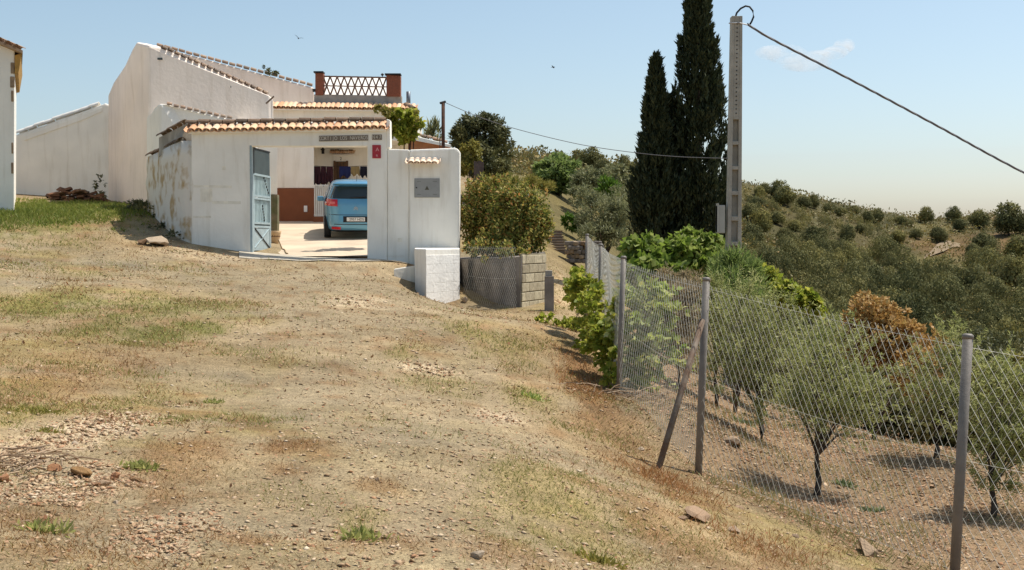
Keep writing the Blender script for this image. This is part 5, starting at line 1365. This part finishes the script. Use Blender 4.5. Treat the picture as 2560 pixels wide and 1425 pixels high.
mat_blades(330000, lambda x, y: np.clip(weight(x, y, ('rust', 'dry')) * .9 + np.clip((fbm(x * 1.3 + 9, y * 1.3, 131, 4) - .55) * 3.2, 0, .6) * (1 - bank(x, y)) * (1 - .75 * track(x, y)), 0, 1), .02, .07, .0058, .75,
   leafmat("rusty_grass", [rgb(146, 102, 66), rgb(164, 122, 78), rgb(124, 88, 60), rgb(180, 146, 96), rgb(156, 128, 82), rgb(134, 96, 58)], .2), "withered_grass", "rust coloured withered grass mats on the dirt")
mat_blades(420000, lambda x, y: np.clip(weight(x, y, ('green',)) * .9 + np.clip((fbm(x * .9 + 4, y * .9, 141, 4) - .55) * 3.0, 0, .6) * (1 - bank(x, y)) * (1 - .8 * track(x, y)) * np.clip((y - 3) / 3, 0, 1), 0, 1), .02, .07, .006, .65,
   leafmat("green_blade", [rgb(122, 126, 62), rgb(146, 144, 78), rgb(104, 112, 54), rgb(166, 156, 92), rgb(134, 136, 68), rgb(154, 146, 84)], .3), "green_grass", "patches of short green grass on the dirt")
mat_blades(90000, lambda x, y: np.clip(1.2 - np.hypot((x - atpx(120, 33)) / 3.2, (y - 32.6) / 3.6) + (fbm(x * 1.5, y * 1.5, 161, 3) - .5) * 1.2, 0, 1), .03, .09, .010, .6,
   leafmat("lawn_blade", [rgb(112, 126, 52), rgb(134, 142, 64), rgb(96, 112, 46), rgb(150, 150, 78)], .35), "lawn_grass", "greener grass before the outbuilding and yard wall", 26, 40, -.5, -.24)
# fallen leaves and chips on the bank
x, y = scatter(330000, 5, 34, -.5, .5); k = RS.rand(len(x)) < np.clip(bank(x, y) * np.clip((fbm(x * 1.5, y * 1.5, 151, 3) - .3) * 2.2, .1, .9) * .62 + .5 * weight(x, y, ('stone',)) + .03, 0, 1); x, y = x[k], y[k]; n = len(x)
C = np.stack([x, y, H(x, y) + .006 + .012 * RS.rand(n)], 1); D = unit(n); D[:, 2] *= .35; D /= np.linalg.norm(D, axis=1)[:, None]
sc = np.clip(y / 10, .8, 2.0); V, Fc = leaves(C, D, np.array([0, 0, 1.0]) + .5 * unit(n), (.018 + .035 * RS.rand(n) ** 2) * sc, (.010 + .018 * RS.rand(n)) * sc, .1)
tag(link("leaf_litter", fast("leaf_litter", V, Fc), leafmat("litter", [rgb(150, 118, 88), rgb(176, 146, 114), rgb(128, 94, 70), rgb(196, 170, 140), rgb(160, 112, 80), rgb(138, 116, 92)], .1, .9)), "fallen leaves and stone chips littering the bank and gravel", "litter", kind="stuff")
# taller orange withered stalks by the fence
mat_blades(60000, lambda x, y: np.clip(1.25 - np.minimum(np.hypot((x - atpx(1680, 10.6)) / .55, (y - 10.6) / .8), np.minimum(np.hypot((x - atpx(1900, 8.4)) / .5, (y - 8.4) / .6), np.hypot((x - atpx(1450, 16)) / .4, (y - 16) / 2.2))), 0, 1) * .8, .04, .16, .006, .7,
   leafmat("orange_stalk", [rgb(176, 118, 68), rgb(154, 104, 62), rgb(190, 146, 92), rgb(136, 98, 66)], .25), "tall_withered_grass", "taller orange withered stalks at the fence foot", 6, 24, -.1, .4)
# sparse weeds among the olives and along the bank
x, y = scatter(60000, 7, 34, .05, .5); nz = fbm(x * .9, y * .9, 97, 3); k = (bank(x, y) > .5) & (RS.rand(len(x)) < np.clip((nz - .45) * 3, 0, .7)); x, y = x[k], y[k]; n = len(x)
blades(x, y, .05 + .12 * RS.rand(n), np.full(n, .007), .6, leafmat("bank_weed", [rgb(126, 130, 74), rgb(150, 144, 90), rgb(110, 122, 76), rgb(170, 146, 96), rgb(158, 128, 86)], .3), "bank_weeds", "sparse weeds and dry stalks on the olive bank", "weeds")

# ------------------------------------------------------------------ single rocks, bricks, weeds
def rock(label, px, py, w, h=.5, mat=None, seed=0, group=None, name="rock"):
    rs = np.random.RandomState(seed + 900); p = hit(px, py, 4, 45)
    r = w / 2 / F * p.y * 1.25
    import bmesh
    bm = bmesh.new(); bmesh.ops.create_icosphere(bm, subdivisions=2, radius=1)
    ax = [Vector(rs.normal(size=3)).normalized() for _ in range(10)]; lim = [rs.uniform(.3, .75) for _ in ax]
    for v in bm.verts:
        for a_, l in zip(ax, lim):
            d = v.co.dot(a_)
            if d > l: v.co -= a_ * (d - l)
        v.co *= 1 + rs.uniform(-.12, .12)
    me = bpy.data.meshes.new(name); bm.to_mesh(me); bm.free()
    o = link(name, me, mat or M_stone, None, (p.x, p.y, p.z + r * h * .45), (rs.uniform(-.2, .2), rs.uniform(-.2, .2), rs.uniform(0, 3)), (r * 1.15, r * .85, r * h))
    return tag(o, label, "rock", group)
M_orange = plain("broken_brick", rgb(164, 118, 84), .9, var=.2, scale=20, bump=.5)
rock("flat pale boulder lying alone before the white wall's corner", 385, 613, 62, .55, seed=1)
rock("dark brown rock leaning against the flat pale boulder", 360, 612, 34, .8, plain("brown_rock", rgb(112, 86, 62), .95, var=.2, bump=.5), 2)
rock("large rusty orange stone in the pale gravel at lower left", 196, 1190, 62, .5, plain("ochre_rock", rgb(150, 116, 76), .95, var=.2, scale=12, bump=.5), 3)
rock("small orange brick fragment on the pale gravel", 288, 1197, 26, 1.0, M_orange, 4)
rock("squarish brown brick chunk right of the brick fragment", 345, 1205, 36, .55, plain("dark_brick", rgb(120, 92, 62), .95, var=.2, bump=.4), 5)
rock("orange tile piece beside the large rusty stone", 142, 1178, 34, .8, M_orange, 6)
rock("pale cream stone under the brick fragment", 262, 1212, 40, .4, seed=7)
rock("tan stone near the bottom edge in the middle of the forecourt", 1196, 1394, 40, .7, seed=8)
rock("light slab tilted in the rusty grass left of the fence", 1740, 1297, 74, .45, seed=9)
rock("round buff boulder at the foot of the white block pillar", 1160, 757, 22, 1.0, seed=10)
rock("long pale stone on the bank right of the braced post", 1830, 1110, 56, .4, seed=11)
rock("flat stone in leaf litter low on the bank", 1835, 1330, 40, .4, seed=12)
rock("small white stone alone in the middle of the forecourt", 945, 1202, 14, .8, seed=13)
rock("orange stone touching the left frame edge", 8, 1205, 34, .8, M_orange, 14)
rock("pale grey ledge rock at the lower right under the mesh", 2170, 1385, 90, .5, seed=15)
random.seed(12)
SMALL = [(230, 1130, 22), (190, 1110, 26), (320, 1085, 24), (170, 1150, 18), (255, 1150, 20), (300, 1135, 22), (210, 1240, 30), (150, 1255, 26), (290, 1260, 24), (120, 1215, 22), (420, 1390, 22), (380, 1330, 22), (505, 1410, 26), (60, 1305, 26), (1765, 1105, 26), (1600, 1125, 24), (1570, 1130, 20), (1705, 1300, 30), (1660, 1320, 28), (1900, 1210, 24), (1960, 1250, 22), (2080, 1330, 28), (1990, 1345, 26), (2120, 1240, 20), (1850, 1050, 24), (1070, 915, 20), (1110, 925, 22), (1040, 922, 18), (1230, 1045, 18), (1265, 1050, 16), (880, 745, 16), (915, 752, 18), (845, 748, 16), (1850, 1270, 26), (1790, 1220, 22), (2260, 1300, 26), (2300, 1240, 22), (2200, 1210, 20)]
for i, (px, py, w) in enumerate(SMALL):
    lb, gp = (("small angular stone in the pale gravel patch at lower left", "stones in the pale gravel patch") if px < 520 else ("small tan stone lying on the open forecourt", "stones on the open forecourt") if px < 1300 else ("small tan stone on the stony bank along the fence", "stones on the bank"))
    rock(lb, px, py, w * .8, random.uniform(.3, .55), None, 40 + i, gp, "stone")
def tuft(label, px, py, n, hgt, mat, spread=.12):
    spread *= .45; hgt *= .45; n = int(n * .7)
    p = hit(px, py, 4, 45); rs = RS
    o = thing("weed_tuft", label, "weed", p, "weed tufts on the forecourt")
    c = np.array(tuple(p)) + np.stack([rs.normal(size=n) * spread, rs.normal(size=n) * spread, np.zeros(n)], 1)
    c[:, 2] = H(c[:, 0], c[:, 1])
    d = (c - np.array(tuple(p))) * np.array([3, 3, 0]) + unit(n) * .7 + np.array([0, 0, .55]); d /= np.linalg.norm(d, axis=1)[:, None]
    V, Fc = leaves(c, d, unit(n), hgt * (.4 + .7 * rs.rand(n)), hgt * .3 * (.6 + .6 * rs.rand(n)), .2)
    link("leaves", fast("tuft", V, Fc), mat, o)
ML_w = leafmat("weed_leaf", [rgb(150, 156, 84), rgb(174, 172, 104), rgb(128, 138, 70), rgb(186, 178, 116)], .5)
tuft("dark green weed tuft at the lower left corner", 115, 1325, 150, .14, ML_w)
tuft("green weed tuft right of the pale gravel patch", 345, 1172, 160, .15, ML_w, .11)
tuft("yellow green weed cushion left of the pale gravel patch", 95, 1030, 420, .10, ML_ylw, .2)
tuft("small weed below the yellow cushion", 120, 1080, 160, .09, ML_ylw, .1)
tuft("green weed clump alone in the middle distance at left", 535, 1008, 120, .12, ML_w, .1)
tuft("tall pale weed among grass near the bottom middle", 905, 1345, 160, .15, ML_w, .14)
tuft("weed tuft in the grass before the second fence post", 1335, 995, 200, .16, ML_vine2, .16)
tuft("yellow grass tuft close to the bottom edge left of the fence", 1500, 1405, 260, .13, ML_ylw, .14)
tuft("green spiky weed beside the olive trunk", 2110, 1215, 120, .22, leafmat("sage", [rgb(128, 140, 96), rgb(108, 124, 82), rgb(150, 156, 112)], .3), .12)
tuft("green spiky weed below the second olive", 1860, 1060, 120, .24, MATS["sage"], .14)
tuft("grey green weed by the lower slope behind the mesh", 2180, 1280, 110, .2, MATS["sage"], .14)
# brushwood on the left
b = MB(); p = hit(75, 1175, 4, 30)
for i in range(46):
    a = random.uniform(0, 6.28); c = p + Vector((random.gauss(0, .16), random.gauss(0, .14), .02 + random.random() * .07)); L = random.uniform(.12, .34)
    d = Vector((math.cos(a), math.sin(a), random.uniform(-.1, .25))) * L
    b.tube([c - d * .5, c + Vector((0, 0, .02)), c + d * .5], random.uniform(.003, .007), 4)
tag(b.build("brushwood", leafmat("dead_twig", [rgb(158, 132, 104), rgb(120, 98, 76), rgb(180, 156, 124)], 0)), "dry grey twigs lying by the lower left stones", "brushwood", kind="stuff")
b = MB(); p = P(1570, 1000, 15.0); p.z = gz(p.x, p.y)
for i in range(60):
    a = random.uniform(0, 6.28); xx_ = p.x + random.gauss(0, .3); yy_ = p.y - abs(random.gauss(0, .3)); c = Vector((xx_, yy_, gz(xx_, yy_) + .02 + random.random() * .1)); L = random.uniform(.15, .45)
    d = Vector((math.cos(a), math.sin(a), random.uniform(-.1, .3))) * L
    b.tube([c - d * .5, c + Vector((0, 0, .02)), c + d * .5], random.uniform(.003, .008), 4)
tag(b.build("prunings", MATS["dead_twig"]), "heap of dry vine prunings at the second fence post's foot", "brushwood", kind="stuff")
# dark heap of old tiles and wood against the yard wall
b = MB()
for i in range(120):
    px = random.uniform(102, 262); t = (px - 102) / 160; topy = 505 - 34 * math.sin(min(1, t * 2.2) * 1.57) * (1 - max(0, t - .45) * 1.0)
    py = random.uniform(topy, 508); q = P(px, py, random.uniform(36.6, 37.6)); a = random.uniform(-.5, .5)
    b.box(q, (random.uniform(.12, .34), random.uniform(.08, .3), random.uniform(.03, .08)), (random.uniform(-.4, .4), random.uniform(-.4, .4), a))
tag(b.build("rubble_heap", leafmat("old_heap", [rgb(96, 70, 58), rgb(124, 88, 66), rgb(70, 56, 48), rgb(150, 116, 88)], 0, .95)), "dark heap of broken tiles and wood against the yard wall", "rubble", kind="stuff")
plant("wall_weed", "dark straggly weed growing up the yard wall by the heap", "weed", P(250, 505, 37.4), [B(248, 470, 37.5, 12, 30), B(255, 440, 37.6, 8, 14), B(246, 492, 37.4, 16, 14)], 320, (.10, .04), ML_oak, nclump=26)
plant("corner_weed", "low dark weeds along the foot of the decayed wall", "weed", P(420, 600, 30), [(tuple(G(atpx(400, 30.3), 30.3, .08)), (.3, .3, .14)), (tuple(G(atpx(440, 29.2), 29.2, .08)), (.35, .2, .13)), (tuple(G(atpx(370, 32), 32, .1)), (.3, .5, .18)), (tuple(G(atpx(350, 33), 33, .1)), (.3, .5, .15))], 900, (.10, .035), ML_oak, nclump=50)

# ------------------------------------------------------------------ birds and the one small cloud
def bird(label, p, s, roll, yaw, up):
    b = MB(); b.tube([(0, -1, 0), (0, -.6, .05), (0, 0, 0), (0, .7, 0), (0, 1.3, .02)], [.05, .2, .24, .14, .03], 8)
    for sg in (-1, 1):
        b.add([(sg * .12, -.35, .1), (sg * .9, -.3, up * .7), (sg * 2.0, .25, up), (sg * .95, .35, up * .7), (sg * .12, .4, .1), (sg * .5, 0, up * .45 + .03)], [(0, 1, 5), (1, 2, 5), (2, 3, 5), (3, 4, 5), (4, 0, 5)])
    o = b.build("bird", plain("bird_grey", rgb(64, 68, 78), .9) if "bird_grey" not in MATS else MATS["bird_grey"])
    o.location = p; o.scale = (s, s, s); o.rotation_euler = (0, roll, yaw)
    return tag(o, label, "bird")
bird("small dark bird flying in the open sky between house and cypress", P(1383, 168, 45), .075, .3, 1.2, .2)
bird("pale bird with raised wings flying high above the farmhouse", P(746, 96, 70), .16, .35, .3, .9)
# cloud: soft volume in a puffy hull
import bmesh
m = bpy.data.materials.new("cloud_vapour"); m.use_nodes = True; nt = m.node_tree; nt.nodes.remove(nt.nodes["Principled BSDF"])
pv = nt.nodes.new("ShaderNodeVolumePrincipled"); pv.inputs["Color"].default_value = (1, 1, 1, 1); pv.inputs["Anisotropy"].default_value = .2
tcn = nt.nodes.new("ShaderNodeTexCoord"); nzn = nt.nodes.new("ShaderNodeTexNoise"); nzn.inputs["Scale"].default_value = .06; nzn.inputs["Detail"].default_value = 3
nt.links.new(tcn.outputs["Object"], nzn.inputs["Vector"])
mpn = nt.nodes.new("ShaderNodeMapRange"); mpn.inputs[1].default_value = .36; mpn.inputs[2].default_value = .68; mpn.inputs[3].default_value = 0; mpn.inputs[4].default_value = .05
nt.links.new(nzn.outputs[0], mpn.inputs[0]); nt.links.new(mpn.outputs[0], pv.inputs["Density"])
nt.links.new(pv.outputs[0], nt.nodes["Material Output"].inputs["Volume"])
YCL = 1400.0; cc_ = P(2010, 140, YCL)
bm = bmesh.new()
for (dx, dz, rx, rz) in ((-62, 4, 22, 9), (-35, 2, 26, 12), (0, -8, 34, 11), (35, 0, 26, 7), (62, 4, 16, 8), (80, 12, 13, 9)):
    r_ = bmesh.ops.create_icosphere(bm, subdivisions=3, radius=1)
    for v in r_["verts"]: v.co = Vector((v.co.x * rx + dx * .6, v.co.y * 14, v.co.z * rz + dz))
me = bpy.data.meshes.new("cloud"); bm.to_mesh(me); bm.free()
o = link("cloud", me, m); o.location = cc_
tag(o, "one small white cloud crossed by the power cable", "cloud", kind="stuff")
